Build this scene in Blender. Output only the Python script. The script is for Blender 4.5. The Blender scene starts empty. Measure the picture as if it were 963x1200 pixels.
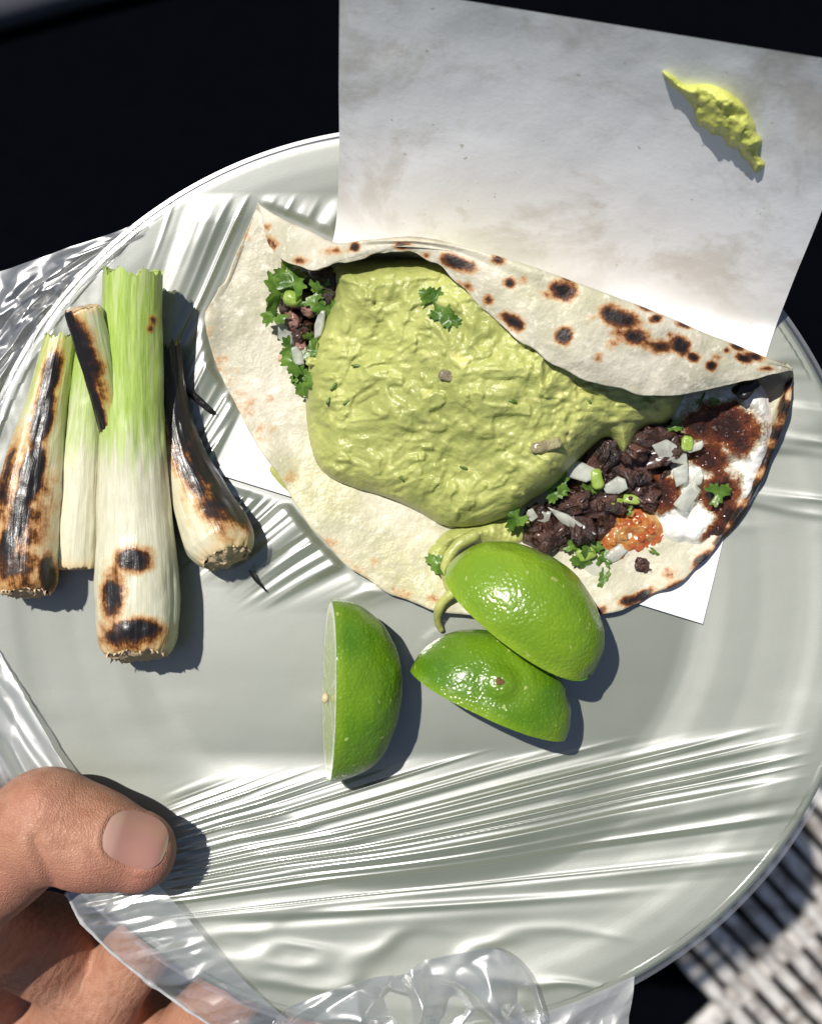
import bpy, math, random
import numpy as np
rng = np.random.default_rng(7); random.seed(7)
sc = bpy.context.scene
C = sc.collection

# ------------------------------------------------------------------ camera, light, exposure
S = 0.0002            # one design unit (about one photo pixel on the plate) in metres
H = 1400.0            # camera height above the plate, design units
Z0 = 1.30             # height of the plate well above the ground, metres
TX, TY = 0.33, 0.35   # sun slope: shadow run to the right / towards the viewer per unit height

cam = bpy.data.cameras.new('camera'); camo = bpy.data.objects.new('camera', cam); C.objects.link(camo)
camo.location = (0, 0, Z0 + H*S); camo.rotation_euler = (0, 0, 0)
cam.sensor_fit = 'VERTICAL'; cam.sensor_height = 24.0; cam.sensor_width = 24.0; cam.lens = H/1200*24
cam.clip_start = 0.005; cam.clip_end = 50
cam.dof.use_dof = True; cam.dof.focus_distance = (H-60)*S; cam.dof.aperture_fstop = 12
sc.camera = camo

w = bpy.data.worlds.new('World'); sc.world = w; w.use_nodes = True
nt = w.node_tree; nt.nodes.clear()
sky = nt.nodes.new('ShaderNodeTexSky'); sky.sky_type = 'NISHITA'; sky.sun_disc = False
sdir = np.array([-TX, TY, 1.0]); sdir /= np.linalg.norm(sdir)
sky.sun_elevation = math.asin(sdir[2]); sky.sun_rotation = math.atan2(sdir[0], sdir[1])
bg = nt.nodes.new('ShaderNodeBackground'); bg.inputs[1].default_value = 0.058
out = nt.nodes.new('ShaderNodeOutputWorld')
nt.links.new(sky.outputs[0], bg.inputs[0]); nt.links.new(bg.outputs[0], out.inputs[0])
sun = bpy.data.lights.new('sun', 'SUN'); sun.energy = 4.7; sun.angle = math.radians(0.53); sun.color = (1.0, 0.965, 0.90)
suno = bpy.data.objects.new('sun', sun); C.objects.link(suno)
from mathutils import Vector
suno.rotation_euler = Vector(sdir).to_track_quat('Z', 'Y').to_euler(); suno.location = (-0.3, 0.5, 3)
sc.view_settings.view_transform = 'Standard'; sc.view_settings.look = 'None'
sc.view_settings.exposure = 0.1; sc.view_settings.gamma = 1.0; sc.view_settings.use_curve_mapping = False
sc.cycles.max_bounces = 10; sc.cycles.transparent_max_bounces = 16
sc.cycles.use_denoising = True; sc.cycles.caustics_reflective = False; sc.cycles.caustics_refractive = False
sc.cycles.sample_clamp_indirect = 6

# ------------------------------------------------------------------ numpy helpers
def U(x, y, z=0.0):
    """photo pixel + height -> real space (design units, x right, y up the picture, z up)"""
    x, y, z = np.broadcast_arrays(np.asarray(x, float), np.asarray(y, float), np.asarray(z, float))
    k = (H - z)/H
    return np.stack([(x-481.5)*k, -(y-600)*k, z], -1)
def PR(v):
    k = H/(H - v[..., 2])
    return np.stack([v[..., 0]*k+481.5, 600 - v[..., 1]*k], -1)
def _h(ix, iy, iz, seed):
    n = (ix*374761393 + iy*668265263 + iz*2147483647 + seed*1274126177) & 0xffffffff
    n = ((n ^ (n >> 13))*1274126177) & 0xffffffff
    n = ((n ^ (n >> 16))*2246822519) & 0xffffffff
    return ((n ^ (n >> 15)) & 0xffff)/65535.0
def noise(x, y, z=0.0, seed=0):
    """value noise in -1..1"""
    x, y, z = np.broadcast_arrays(np.asarray(x, float), np.asarray(y, float), np.asarray(z, float))
    ix, iy, iz = [np.floor(a).astype(np.int64) for a in (x, y, z)]
    fx, fy, fz = x-ix, y-iy, z-iz
    fx, fy, fz = [f*f*f*(f*(f*6-15)+10) for f in (fx, fy, fz)]
    r = 0
    for a in (0, 1):
        for b in (0, 1):
            for c in (0, 1):
                r = r + _h(ix+a, iy+b, iz+c, seed)*(fx if a else 1-fx)*(fy if b else 1-fy)*(fz if c else 1-fz)
    return r*2-1
def fbm(x, y, z=0.0, o=4, seed=0, g=0.5):
    r, a, f = 0, 1.0, 1.0
    for i in range(o):
        r = r + a*noise(x*f, y*f, z*f+7.3*i, seed+i); a *= g; f *= 2.03
    return r
def sstep(a, b, x):
    t = np.clip((x-a)/(b-a), 0, 1); return t*t*(3-2*t)
def smax(a, b, k):
    return 0.5*(a+b+np.sqrt((a-b)**2+k*k))
def cr(P, n, closed=False):
    """Catmull-Rom through rows of P, n samples"""
    P = np.asarray(P, float); m = len(P)
    if closed:
        t = np.linspace(0, m, n, endpoint=False); i = t.astype(int); f = t-i
        g = lambda k: P[(i+k) % m]
    else:
        t = np.linspace(0, m-1, n); i = np.minimum(t.astype(int), m-2); f = t-i
        Q = np.concatenate([[2*P[0]-P[1]], P, [2*P[-1]-P[-2]]])
        g = lambda k: Q[i+1+k]
    f = f.reshape((-1,)+(1,)*(P.ndim-1))
    p0, p1, p2, p3 = g(-1), g(0), g(1), g(2)
    return 0.5*((2*p1)+(-p0+p2)*f+(2*p0-5*p1+4*p2-p3)*f*f+(-p0+3*p1-3*p2+p3)*f**3)
def sdf_poly(x, y, P):
    """signed distance (positive inside) to a closed polygon"""
    P = np.asarray(P, float); Q = np.roll(P, -1, 0)
    d = np.full(np.shape(x), 1e18); ins = np.zeros(np.shape(x), bool)
    for (ax, ay), (bx, by) in zip(P, Q):
        ex, ey = bx-ax, by-ay
        t = np.clip(((x-ax)*ex+(y-ay)*ey)/(ex*ex+ey*ey+1e-12), 0, 1)
        d = np.minimum(d, (x-ax-t*ex)**2+(y-ay-t*ey)**2)
        c = (ay > y) != (by > y)
        ins ^= c & (x < (bx-ax)*(y-ay)/(by-ay+1e-12)+ax)
    return np.sqrt(d)*np.where(ins, 1, -1)
def seg_d(x, y, a, b):
    ex, ey = b[0]-a[0], b[1]-a[1]
    t = np.clip(((x-a[0])*ex+(y-a[1])*ey)/(ex*ex+ey*ey), 0, 1)
    return np.hypot(x-a[0]-t*ex, y-a[1]-t*ey)
def surface_nets(f, o, h):
    s = f < 0; nx, ny, nz = [n-1 for n in f.shape]
    acc = np.zeros((nx, ny, nz, 3)); cnt = np.zeros((nx, ny, nz))
    cor = [(a, b, c) for a in (0, 1) for b in (0, 1) for c in (0, 1)]
    sub = lambda A, c: A[c[0]:c[0]+nx, c[1]:c[1]+ny, c[2]:c[2]+nz]
    for c in cor:
        for ax in range(3):
            if c[ax]: continue
            e = list(c); e[ax] = 1
            m = sub(s, c) != sub(s, e)
            fa, fb = sub(f, c), sub(f, e)
            t = np.where(m, fa/np.where(m, fa-fb, 1), 0)
            p = np.zeros((nx, ny, nz, 3)); p += np.array(c, float); p[..., ax] += t
            acc += p*m[..., None]; cnt += m
    act = cnt > 0; idx = -np.ones(act.shape, np.int64); idx[act] = np.arange(act.sum())
    V = (np.argwhere(act) + acc[act]/cnt[act][:, None])*h + np.asarray(o)
    F = []
    for ax in range(3):
        u, v = (ax+1) % 3, (ax+2) % 3
        sl0 = [slice(None)]*3; sl1 = [slice(None)]*3; sl0[ax] = slice(0, -1); sl1[ax] = slice(1, None)
        m = s[tuple(sl0)] != s[tuple(sl1)]
        ii = np.argwhere(m); ii = ii[(ii[:, u] > 0) & (ii[:, v] > 0) & (ii[:, u] < idx.shape[u]) & (ii[:, v] < idx.shape[v])]
        inside = s[tuple(ii.T)]
        q = []
        for du, dv in ((-1, -1), (0, -1), (0, 0), (-1, 0)):
            j = ii.copy(); j[:, u] += du; j[:, v] += dv; q.append(idx[tuple(j.T)])
        q = np.stack(q, -1); q[~inside] = q[~inside][:, ::-1]; F.append(q)
    return V, np.concatenate(F)

# ------------------------------------------------------------------ object helpers
def mesh_obj(name, V, F, mat, parent=None, attrs=None, smooth=True, metres=False):
    V = np.asarray(V, float).reshape(-1, 3)
    if not metres:
        V = V*S
        V = V + np.array([0, 0, Z0])
    me = bpy.data.meshes.new(name)
    if isinstance(F, np.ndarray):
        n, k = F.shape
        me.vertices.add(len(V)); me.vertices.foreach_set('co', V.ravel())
        me.loops.add(n*k); me.loops.foreach_set('vertex_index', F.ravel().astype(np.int32))
        me.polygons.add(n); me.polygons.foreach_set('loop_start', np.arange(0, n*k, k, dtype=np.int32))
        me.update(calc_edges=True); me.validate()
    else:
        me.from_pydata(V.tolist(), [], [list(map(int, f)) for f in F]); me.update()
    if smooth: me.polygons.foreach_set('use_smooth', np.ones(len(me.polygons), bool))
    for k, a in (attrs or {}).items():
        at = me.attributes.new(k, 'FLOAT', 'POINT'); at.data.foreach_set('value', np.asarray(a, np.float32).ravel())
    if mat: me.materials.append(mat)
    o = bpy.data.objects.new(name, me); C.objects.link(o)
    if parent is not None:
        o.parent = parent; o.matrix_parent_inverse = parent.matrix_world.inverted() if False else o.matrix_parent_inverse
        if 'ploc' in parent: o.location = -Vector(parent['ploc'])
    return o
def grid_faces(nu, nv, cu=False, cv=False):
    a = np.arange(nu if cu else nu-1); b = np.arange(nv if cv else nv-1)
    A, B = np.meshgrid(a, b, indexing='ij'); A2, B2 = (A+1) % nu, (B+1) % nv
    return np.stack([A*nv+B, A2*nv+B, A2*nv+B2, A*nv+B2], -1).reshape(-1, 4)
def tag(o, label=None, cat=None, group=None, kind=None):
    if label: o['label'] = label
    if cat: o['category'] = cat
    if group: o['group'] = group
    if kind: o['kind'] = kind
    return o
def thing(name, p, label, cat, group=None):
    """Empty at the thing's base; p = real-space design units"""
    o = bpy.data.objects.new(name, None); C.objects.link(o); o.empty_display_size = 0.01
    o.location = (p[0]*S, p[1]*S, p[2]*S+Z0)
    o['ploc'] = list(o.location)
    return tag(o, label, cat, group)
def field(name, poly, hf, step, mat, parent=None, margin=4.0, attrs=None, wind=None, metres=False):
    """height field over a picture-plane polygon; hf(x, y, d) -> z.  Underside closed by a skirt."""
    P = np.asarray(poly, float)
    x0, y0 = P.min(0)-margin-step; x1, y1 = P.max(0)+margin+step
    gx = np.arange(x0, x1, step); gy = np.arange(y0, y1, step)
    X, Y = np.meshgrid(gx, gy, indexing='ij')
    D = sdf_poly(X, Y, P)
    Zv = hf(X, Y, D) + (base_z(X, Y) if parent is not None else 0)
    V = U(X, Y, Zv).reshape(-1, 3)
    F = grid_faces(len(gx), len(gy))[:, ::-1]
    keep = (D.ravel()[F] > -margin).all(1); F = F[keep]
    used = np.unique(F); rm = -np.ones(len(V), np.int64); rm[used] = np.arange(len(used))
    at = {k: fn(X, Y, D).ravel()[used] for k, fn in (attrs or {}).items()}
    return mesh_obj(name, V[used], rm[F], mat, parent, at)
def tube(P, R, ns, nr, flat=None):
    """swept tube: P control points in real space, R radii; returns V (ns,nr,3), frames"""
    c = cr(P, ns); r = cr(np.asarray(R, float)[:, None], ns)[:, 0]
    t = np.gradient(c, axis=0); t /= np.linalg.norm(t, axis=1)[:, None]
    up = np.array([0, 0, 1.0]); e1 = np.cross(t, up); e1 /= np.linalg.norm(e1, axis=1)[:, None]; e2 = np.cross(e1, t)
    a = np.linspace(0, 2*np.pi, nr, endpoint=False)
    return c, r, t, e1, e2, a

# ------------------------------------------------------------------ material helpers
class NT:
    def __init__(s, name):
        s.m = bpy.data.materials.new(name); s.m.use_nodes = True; s.t = s.m.node_tree; s.t.nodes.clear()
        s.out = s.n('ShaderNodeOutputMaterial')
    def n(s, typ, **k):
        x = s.t.nodes.new(typ)
        for a, b in k.items(): setattr(x, a, b)
        return x
    def l(s, a, b): s.t.links.new(a, b)
    def set(s, sock, v):
        if hasattr(v, 'links') or isinstance(v, bpy.types.NodeSocket): s.l(v, sock)
        else:
            if isinstance(v, (tuple, list)) and len(v) == 3 and sock.type == 'RGBA': v = (*v, 1)
            sock.default_value = v
    def co(s, scale=(1, 1, 1), rot=(0, 0, 0)):
        g = s.n('ShaderNodeNewGeometry'); mp = s.n('ShaderNodeMapping')
        s.l(g.outputs['Position'], mp.inputs[0]); mp.inputs['Scale'].default_value = scale; mp.inputs['Rotation'].default_value = rot
        return mp.outputs[0]
    def noise(s, scale, detail=4, rough=0.55, co=None, dist=0.0):
        x = s.n('ShaderNodeTexNoise'); x.inputs['Scale'].default_value = scale; x.inputs['Detail'].default_value = detail
        x.inputs['Roughness'].default_value = rough; x.inputs['Distortion'].default_value = dist
        s.l(co if co is not None else s.co(), x.inputs['Vector']); return x.outputs['Fac']
    def vor(s, scale, feature='F1', co=None, smooth=None):
        x = s.n('ShaderNodeTexVoronoi'); x.feature = feature; x.inputs['Scale'].default_value = scale
        s.l(co if co is not None else s.co(), x.inputs['Vector']); return x.outputs['Distance']
    def attr(s, name):
        x = s.n('ShaderNodeAttribute'); x.attribute_name = name; return x.outputs['Fac']
    def math(s, op, a, b=0.0, c=0.0, clamp=False):
        x = s.n('ShaderNodeMath'); x.operation = op; x.use_clamp = clamp
        s.set(x.inputs[0], a); s.set(x.inputs[1], b); s.set(x.inputs[2], c); return x.outputs[0]
    def rng(s, v, a, b, c=0.0, d=1.0):
        x = s.n('ShaderNodeMapRange'); x.interpolation_type = 'SMOOTHSTEP'
        s.set(x.inputs[0], v); x.inputs[1].default_value = a; x.inputs[2].default_value = b; s.set(x.inputs[3], c); s.set(x.inputs[4], d); return x.outputs[0]
    def mix(s, f, a, b):
        x = s.n('ShaderNodeMix'); x.data_type = 'RGBA'
        s.set(x.inputs['Factor'], f); s.set(x.inputs[6], a); s.set(x.inputs[7], b); return x.outputs[2]
    def ramp(s, f, stops):
        x = s.n('ShaderNodeValToRGB'); e = x.color_ramp.elements
        while len(e) < len(stops): e.new(0.5)
        for el, (p, c) in zip(e, stops): el.position = p; el.color = (*c, 1)
        s.l(f, x.inputs[0]); return x.outputs[0]
    def bump(s, h, strength=0.3, dist=0.001, normal=None):
        x = s.n('ShaderNodeBump'); x.inputs['Strength'].default_value = strength; x.inputs['Distance'].default_value = dist
        s.l(h, x.inputs['Height'])
        if normal is not None: s.l(normal, x.inputs['Normal'])
        return x.outputs[0]
    def pr(s, col, rough=0.5, normal=None, sss=0.0, sssr=(1, .5, .3), ssss=0.002, coat=0.0, coatr=0.1, spec=0.5, trans=0.0, alpha=None):
        p = s.n('ShaderNodeBsdfPrincipled')
        s.set(p.inputs['Base Color'], col); s.set(p.inputs['Roughness'], rough)
        p.inputs['Specular IOR Level'].default_value = spec
        if normal is not None: s.l(normal, p.inputs['Normal'])
        if sss: s.set(p.inputs['Subsurface Weight'], sss); p.inputs['Subsurface Radius'].default_value = sssr; p.inputs['Subsurface Scale'].default_value = ssss
        if coat: s.set(p.inputs['Coat Weight'], coat); p.inputs['Coat Roughness'].default_value = coatr
        if trans: s.set(p.inputs['Transmission Weight'], trans)
        s.l(p.outputs[0], s.out.inputs[0]); return p

def M_plain(name, col, rough=0.6, spec=0.5, var=0.15, scale=300, bump=0.0):
    q = NT(name); f = q.noise(scale)
    c = q.mix(f, tuple(v*(1-var) for v in col), tuple(min(1, v*(1+var)) for v in col))
    q.pr(c, rough, q.bump(f, bump, 0.001) if bump else None, spec=spec); return q.m

# ------------------------------------------------------------------ materials
def mat_plate():
    q = NT('sage_plastic'); f = q.noise(900, 3); g = q.noise(60, 4)
    c = q.mix(g, (0.134, 0.155, 0.086), (0.150, 0.171, 0.100))
    q.pr(c, q.rng(g, .3, .7, .42, .52), q.bump(f, .04, .0003), spec=.35); return q.m
def mat_film(haze=0.04, rough=0.13, gl=0.03, sheen=0.20, name='clear_film', bmp=.02):
    q = NT(name)
    n1 = q.noise(2600, 2); n2 = q.noise(160, 3, .5)
    b = q.bump(n2, bmp, .0010); bs_ = q.bump(n1, .03, .0003, b)
    tr = q.n('ShaderNodeBsdfTransparent'); tr.inputs[0].default_value = (.975, .98, .975, 1)
    gs = q.n('ShaderNodeBsdfGlossy'); gs.inputs['Roughness'].default_value = rough; gs.inputs[0].default_value = (1, 1, 1, 1); q.l(b, gs.inputs['Normal'])
    gs2 = q.n('ShaderNodeBsdfGlossy'); gs2.inputs['Roughness'].default_value = 0.40; gs2.inputs[0].default_value = (1, 1, 1, 1); q.l(bs_, gs2.inputs['Normal'])
    df = q.n('ShaderNodeBsdfDiffuse'); df.inputs[0].default_value = (.92, .93, .93, 1)
    tl = q.n('ShaderNodeBsdfTranslucent'); tl.inputs[0].default_value = (.92, .93, .93, 1)
    dm = q.n('ShaderNodeMixShader'); dm.inputs[0].default_value = .35; q.l(df.outputs[0], dm.inputs[1]); q.l(tl.outputs[0], dm.inputs[2])
    fr = q.n('ShaderNodeLayerWeight'); fr.inputs[0].default_value = .5; q.l(b, fr.inputs[1])
    gf = q.math('MULTIPLY_ADD', q.math('POWER', fr.outputs['Facing'], 4.0), .6, gl+.035, clamp=True)
    m1 = q.n('ShaderNodeMixShader'); q.l(gf, m1.inputs[0]); q.l(tr.outputs[0], m1.inputs[1]); q.l(gs.outputs[0], m1.inputs[2])
    m3 = q.n('ShaderNodeMixShader'); m3.inputs[0].default_value = sheen; q.l(m1.outputs[0], m3.inputs[1]); q.l(gs2.outputs[0], m3.inputs[2])
    hz = q.rng(q.noise(45, 4, .6), .3, .75, haze*.7, haze*1.3)
    m2 = q.n('ShaderNodeMixShader'); q.l(hz, m2.inputs[0]); q.l(m3.outputs[0], m2.inputs[1]); q.l(dm.outputs[0], m2.inputs[2])
    q.l(m2.outputs[0], q.out.inputs[0]); return q.m
def mat_paper():
    q = NT('greaseproof_paper')
    g1 = q.rng(q.noise(34, 6, .68, dist=.4), .47, .64); g2 = q.rng(q.noise(120, 5, .7), .56, .72); at = q.attr('stain')
    st = q.math('MULTIPLY', q.math('ADD', g1, q.math('MULTIPLY', g2, .5)), at, clamp=True)
    c = q.mix(q.math('MULTIPLY', st, .9), (.84, .84, .85), (.63, .60, .56))
    sp = q.math('MULTIPLY', q.math('GREATER_THAN', q.noise(420, 2), .735), at)
    c = q.mix(q.math('MULTIPLY', sp, .6, clamp=True), c, (.38, .36, .25))
    b = q.bump(q.noise(70, 3, .5), .12, .0020); b = q.bump(q.noise(900, 3), .10, .0004, b)
    q.pr(c, .55, b, spec=.3, sss=.0); return q.m
def mat_tortilla():
    q = NT('flour_tortilla')
    n1 = q.noise(85, 5, .6); n2 = q.noise(420, 4, .6); n3 = q.noise(32, 3, .5)
    c = q.mix(q.rng(n1, .36, .62), (.64, .59, .48), (.475, .445, .335))
    c = q.mix(q.math('MULTIPLY', q.rng(n3, .45, .66), .45), c, (.52, .50, .34))
    c = q.mix(q.rng(n2, .55, .70), c, (.74, .69, .57))
    gr = q.attr('grease'); c = q.mix(q.math('MULTIPLY', gr, q.rng(n2, .3, .6, .35, .8)), c, (.56, .53, .22))
    ch = q.math('ADD', q.attr('char'), q.math('MULTIPLY', q.math('ADD', q.noise(300, 5, .68), -.5), 1.4))
    f = q.math('MULTIPLY_ADD', ch, .5, .5, clamp=True)
    cc = q.ramp(f, [(0, (0, 0, 0)), (.40, (0, 0, 0)), (.50, (.55, .55, .55)), (.60, (1, 1, 1))])
    chc = q.ramp(f, [(.40, (.62, .37, .13)), (.53, (.45, .18, .04)), (.64, (.10, .034, .013)), (.76, (.014, .009, .008))])
    c = q.mix(cc, c, chc)
    h = q.math('ADD', q.math('MULTIPLY', n1, 1.2), q.math('MULTIPLY', q.noise(700, 3), .45)); b = q.bump(h, .34, .0020)
    ro = q.math('MULTIPLY_ADD', gr, -.2, .50)
    q.pr(c, ro, b, sss=.12, sssr=(1, .75, .4), ssss=.0012, spec=.4); return q.m
def mat_guac(name='guacamole', br=1.0):
    q = NT(name); n1 = q.noise(95, 5, .6); n2 = q.noise(380, 4, .6); v = q.noise(170, 3, .5, dist=.8)
    c = q.mix(q.rng(n1, .33, .68), (.36*br, .385*br, .115), (.475*br, .49*br, .155))
    c = q.mix(q.rng(v, .60, .74), c, (.62*br, .60*br, .22)); c = q.mix(q.math('MULTIPLY', q.rng(n2, .66, .76), .6), c, (.25, .31, .06))
    b = q.bump(q.math('ADD', n2, q.math('MULTIPLY', q.noise(1500, 3), .45)), .34, .0011)
    q.pr(c, q.rng(n1, .3, .7, .28, .46), b, sss=.22, sssr=(1, .85, .25), ssss=.0018, spec=.45, coat=.08, coatr=.12); return q.m
def mat_lime():
    q = NT('lime_rind'); n1 = q.noise(48, 4); po = q.vor(1300, 'SMOOTH_F1'); n2 = q.noise(260, 3)
    a = q.attr('yellow')
    c = q.mix(q.rng(n1, .3, .7), (.062, .155, .005), (.095, .210, .007)); c = q.mix(a, c, (.26, .39, .022))
    c = q.mix(q.math('MULTIPLY', q.rng(po, .0, .35, 1, 0), .25), c, (.25, .45, .04))
    c = q.mix(q.rng(q.noise(520, 1), .715, .74), c, (.33, .40, .12))
    h = q.math('ADD', q.math('MULTIPLY', q.rng(po, 0, .55), .8), q.math('MULTIPLY', n2, 1.4)); b = q.bump(h, .22, .0008)
    q.pr(c, .27, b, sss=.08, sssr=(.6, 1, .1), ssss=.001, coat=.3, coatr=.14); return q.m
def mat_flesh():
    q = NT('lime_flesh'); r = q.attr('rad'); sg = q.attr('seg')
    c = q.mix(q.rng(sg, .0, .16), (.80, .82, .60), (.42, .52, .15)); c = q.mix(q.rng(r, .82, .90), c, (.86, .88, .70)); c = q.mix(q.rng(r, .955, .975), c, (.16, .36, .02))
    q.pr(c, .22, q.bump(q.noise(700, 3), .4, .001), sss=.4, sssr=(.8, 1, .4), ssss=.002, coat=.4); return q.m
def mat_onion():
    q = NT('spring_onion_skin'); t = q.attr('tt'); ang = q.attr('ang')
    cb = q.n('ShaderNodeCombineXYZ'); q.l(q.math('MULTIPLY', ang, 14.0), cb.inputs[0]); q.l(q.math('MULTIPLY', t, 3.0), cb.inputs[1])
    st = q.noise(1.0, 4, .6, cb.outputs[0]); cb2 = q.n('ShaderNodeCombineXYZ'); q.l(q.math('MULTIPLY', ang, 5.0), cb2.inputs[0]); q.l(q.math('MULTIPLY', t, 1.3), cb2.inputs[1])
    st2 = q.noise(1.0, 3, .5, cb2.outputs[0])
    tg = q.math('ADD', q.attr('green'), q.math('MULTIPLY', q.math('ADD', st2, -.5), .55))
    gcol = q.mix(q.rng(st, .30, .70), (.29, .43, .06), (.42, .54, .15)); gcol = q.mix(q.math('MULTIPLY', q.rng(st2, .50, .66), .7), gcol, (.53, .60, .27))
    wcol = q.mix(q.rng(st, .3, .7), (.56, .54, .39), (.68, .66, .51))
    c = q.mix(q.rng(tg, .30, .62), wcol, gcol)
    lo = q.attr('tan'); c = q.mix(lo, c, q.mix(st2, (.62, .43, .20), (.74, .60, .36)))
    nn = q.math('ADD', q.math('MULTIPLY', q.math('ADD', q.noise(230, 6, .7), -.5), 1.25), q.math('MULTIPLY', q.math('ADD', st, -.5), .45))
    ch = q.math('ADD', q.attr('char'), nn); f = q.math('MULTIPLY_ADD', ch, .5, .5, clamp=True)
    fac = q.ramp(f, [(0, (0, 0, 0)), (.27, (0, 0, 0)), (.40, (.6, .6, .6)), (.52, (1, 1, 1))])
    cc = q.ramp(f, [(.30, (.68, .42, .10)), (.45, (.42, .16, .02)), (.56, (.055, .020, .008)), (.66, (.012, .010, .010))])
    c = q.mix(fac, c, cc)
    hh = q.math('ADD', q.math('MULTIPLY', st, 1.0), q.math('MULTIPLY', q.math('MULTIPLY', fac, q.noise(420, 4, .6)), .9))
    b = q.bump(hh, .22, .0009)
    q.pr(c, q.math('MULTIPLY_ADD', q.noise(240, 3), .22, .20), b, sss=.10, sssr=(.9, 1, .5), ssss=.0012, coat=.15, coatr=.15); return q.m
def mat_skin():
    q = NT('skin'); n1 = q.noise(60, 4); n2 = q.noise(300, 4, .6); red = q.attr('red')
    c = q.mix(q.rng(n1, .3, .7), (.40, .190, .118), (.465, .235, .152)); c = q.mix(q.math('MULTIPLY', q.rng(n2, .42, .66), .6), c, (.34, .145, .085))
    c = q.mix(red, c, (.46, .19, .135))
    w = q.n('ShaderNodeTexWave'); w.wave_type = 'BANDS'; w.inputs['Scale'].default_value = 190; w.inputs['Distortion'].default_value = 7; w.inputs['Detail'].default_value = 2; w.inputs['Detail Scale'].default_value = 1.6
    q.l(q.co((1, .45, 1), (0, 0, .9)), w.inputs[0])
    v = q.vor(1500, 'DISTANCE_TO_EDGE')
    h = q.math('ADD', q.math('MULTIPLY', q.rng(v, 0, .25), .35), q.math('MULTIPLY', q.noise(800, 3), .5)); h = q.math('ADD', h, q.math('MULTIPLY', q.math('MULTIPLY', w.outputs['Fac'], q.attr('crease')), .5))
    q.pr(c, q.rng(n2, .3, .7, .46, .60), q.bump(h, .40, .0009), sss=.14, sssr=(1, .35, .18), ssss=.0025, spec=.4); return q.m
def mat_nail():
    q = NT('fingernail'); s = q.attr('along')
    c = q.mix(q.rng(s, .16, .30), (.50, .30, .24), (.42, .215, .17)); c = q.mix(q.rng(s, .94, .98), c, (.55, .40, .28))
    q.pr(c, .24, q.bump(q.noise(300, 2, co=q.co((.3, 3, 1))), .06, .0006), sss=.2, sssr=(1, .4, .3), ssss=.002, coat=.4, coatr=.15); return q.m
def mat_meat(name='grilled_meat', a=(.014, .006, .004), b_=(.090, .034, .022)):
    q = NT(name); n = q.noise(230, 5, .65); c = q.mix(q.rng(n, .35, .68), a, b_)
    q.pr(c, .30, q.bump(q.noise(420, 5, .7), .7, .002), coat=.35, coatr=.2); return q.m
def mat_cheese():
    q = NT('griddled_cheese')
    n = q.noise(420, 6, .75); ch = q.math('ADD', q.attr('char'), q.math('MULTIPLY', q.math('ADD', n, -.5), 1.5)); f = q.math('MULTIPLY_ADD', ch, .5, .5, clamp=True)
    c = q.ramp(f, [(.36, (.86, .84, .78)), (.45, (.80, .66, .46)), (.52, (.36, .11, .03)), (.62, (.13, .026, .010)), (.80, (.035, .010, .006))])
    q.pr(c, q.rng(f, .4, .6, .22, .42), q.bump(q.math('MULTIPLY', n, q.rng(f, .35, .6, .15, 1)), .8, .0025), sss=.12, sssr=(1, .8, .6), ssss=.001, coat=.3, coatr=.12); return q.m
def mat_salsa():
    q = NT('tomato_salsa'); n = q.noise(240, 5, .65); c = q.ramp(n, [(.36, (.52, .34, .14)), (.47, (.50, .21, .05)), (.58, (.42, .07, .015)), (.70, (.52, .27, .09))])
    p = q.pr(c, .14, q.bump(q.noise(300, 4), .4, .0012), coat=.5, coatr=.06); p.inputs['Alpha'].default_value = .82; return q.m
def mat_shard():
    q = NT('raw_onion'); n = q.noise(260, 4); st = q.noise(500, 3, co=q.co((1, .12, 1), (0, 0, .5))); c = q.mix(st, (.50, .52, .45), (.78, .79, .72))
    p = q.n('ShaderNodeBsdfPrincipled'); q.l(c, p.inputs[0]); p.inputs['Roughness'].default_value = .2; q.l(q.bump(st, .3, .0008), p.inputs['Normal'])
    t = q.n('ShaderNodeBsdfTransparent'); t.inputs[0].default_value = (.93, .94, .90, 1); m = q.n('ShaderNodeMixShader'); q.l(q.rng(n, .3, .7, .36, .72), m.inputs[0])
    q.l(t.outputs[0], m.inputs[1]); q.l(p.outputs[0], m.inputs[2]); q.l(m.outputs[0], q.out.inputs[0]); return q.m
def mat_leaf(name, a, b_):
    q = NT(name); n = q.noise(330, 4); c = q.mix(q.rng(n, .3, .7), a, b_)
    p = q.n('ShaderNodeBsdfPrincipled'); q.l(c, p.inputs[0]); p.inputs['Roughness'].default_value = .32; q.l(q.bump(n, .4, .001), p.inputs['Normal'])
    t = q.n('ShaderNodeBsdfTranslucent'); q.l(c, t.inputs[0]); m = q.n('ShaderNodeMixShader'); m.inputs[0].default_value = .3
    q.l(p.outputs[0], m.inputs[1]); q.l(t.outputs[0], m.inputs[2]); q.l(m.outputs[0], q.out.inputs[0]); return q.m
def mat_bar():
    q = NT('worn_painted_iron'); n = q.noise(28, 6, .7); m = q.noise(9, 3)
    c = q.mix(q.rng(n, .44, .60), (.56, .53, .50), (.22, .19, .17)); c = q.mix(q.rng(m, .4, .7, 0, .5), c, (.36, .345, .33))
    q.pr(c, .55, q.bump(n, .6, .004)); return q.m

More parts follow.
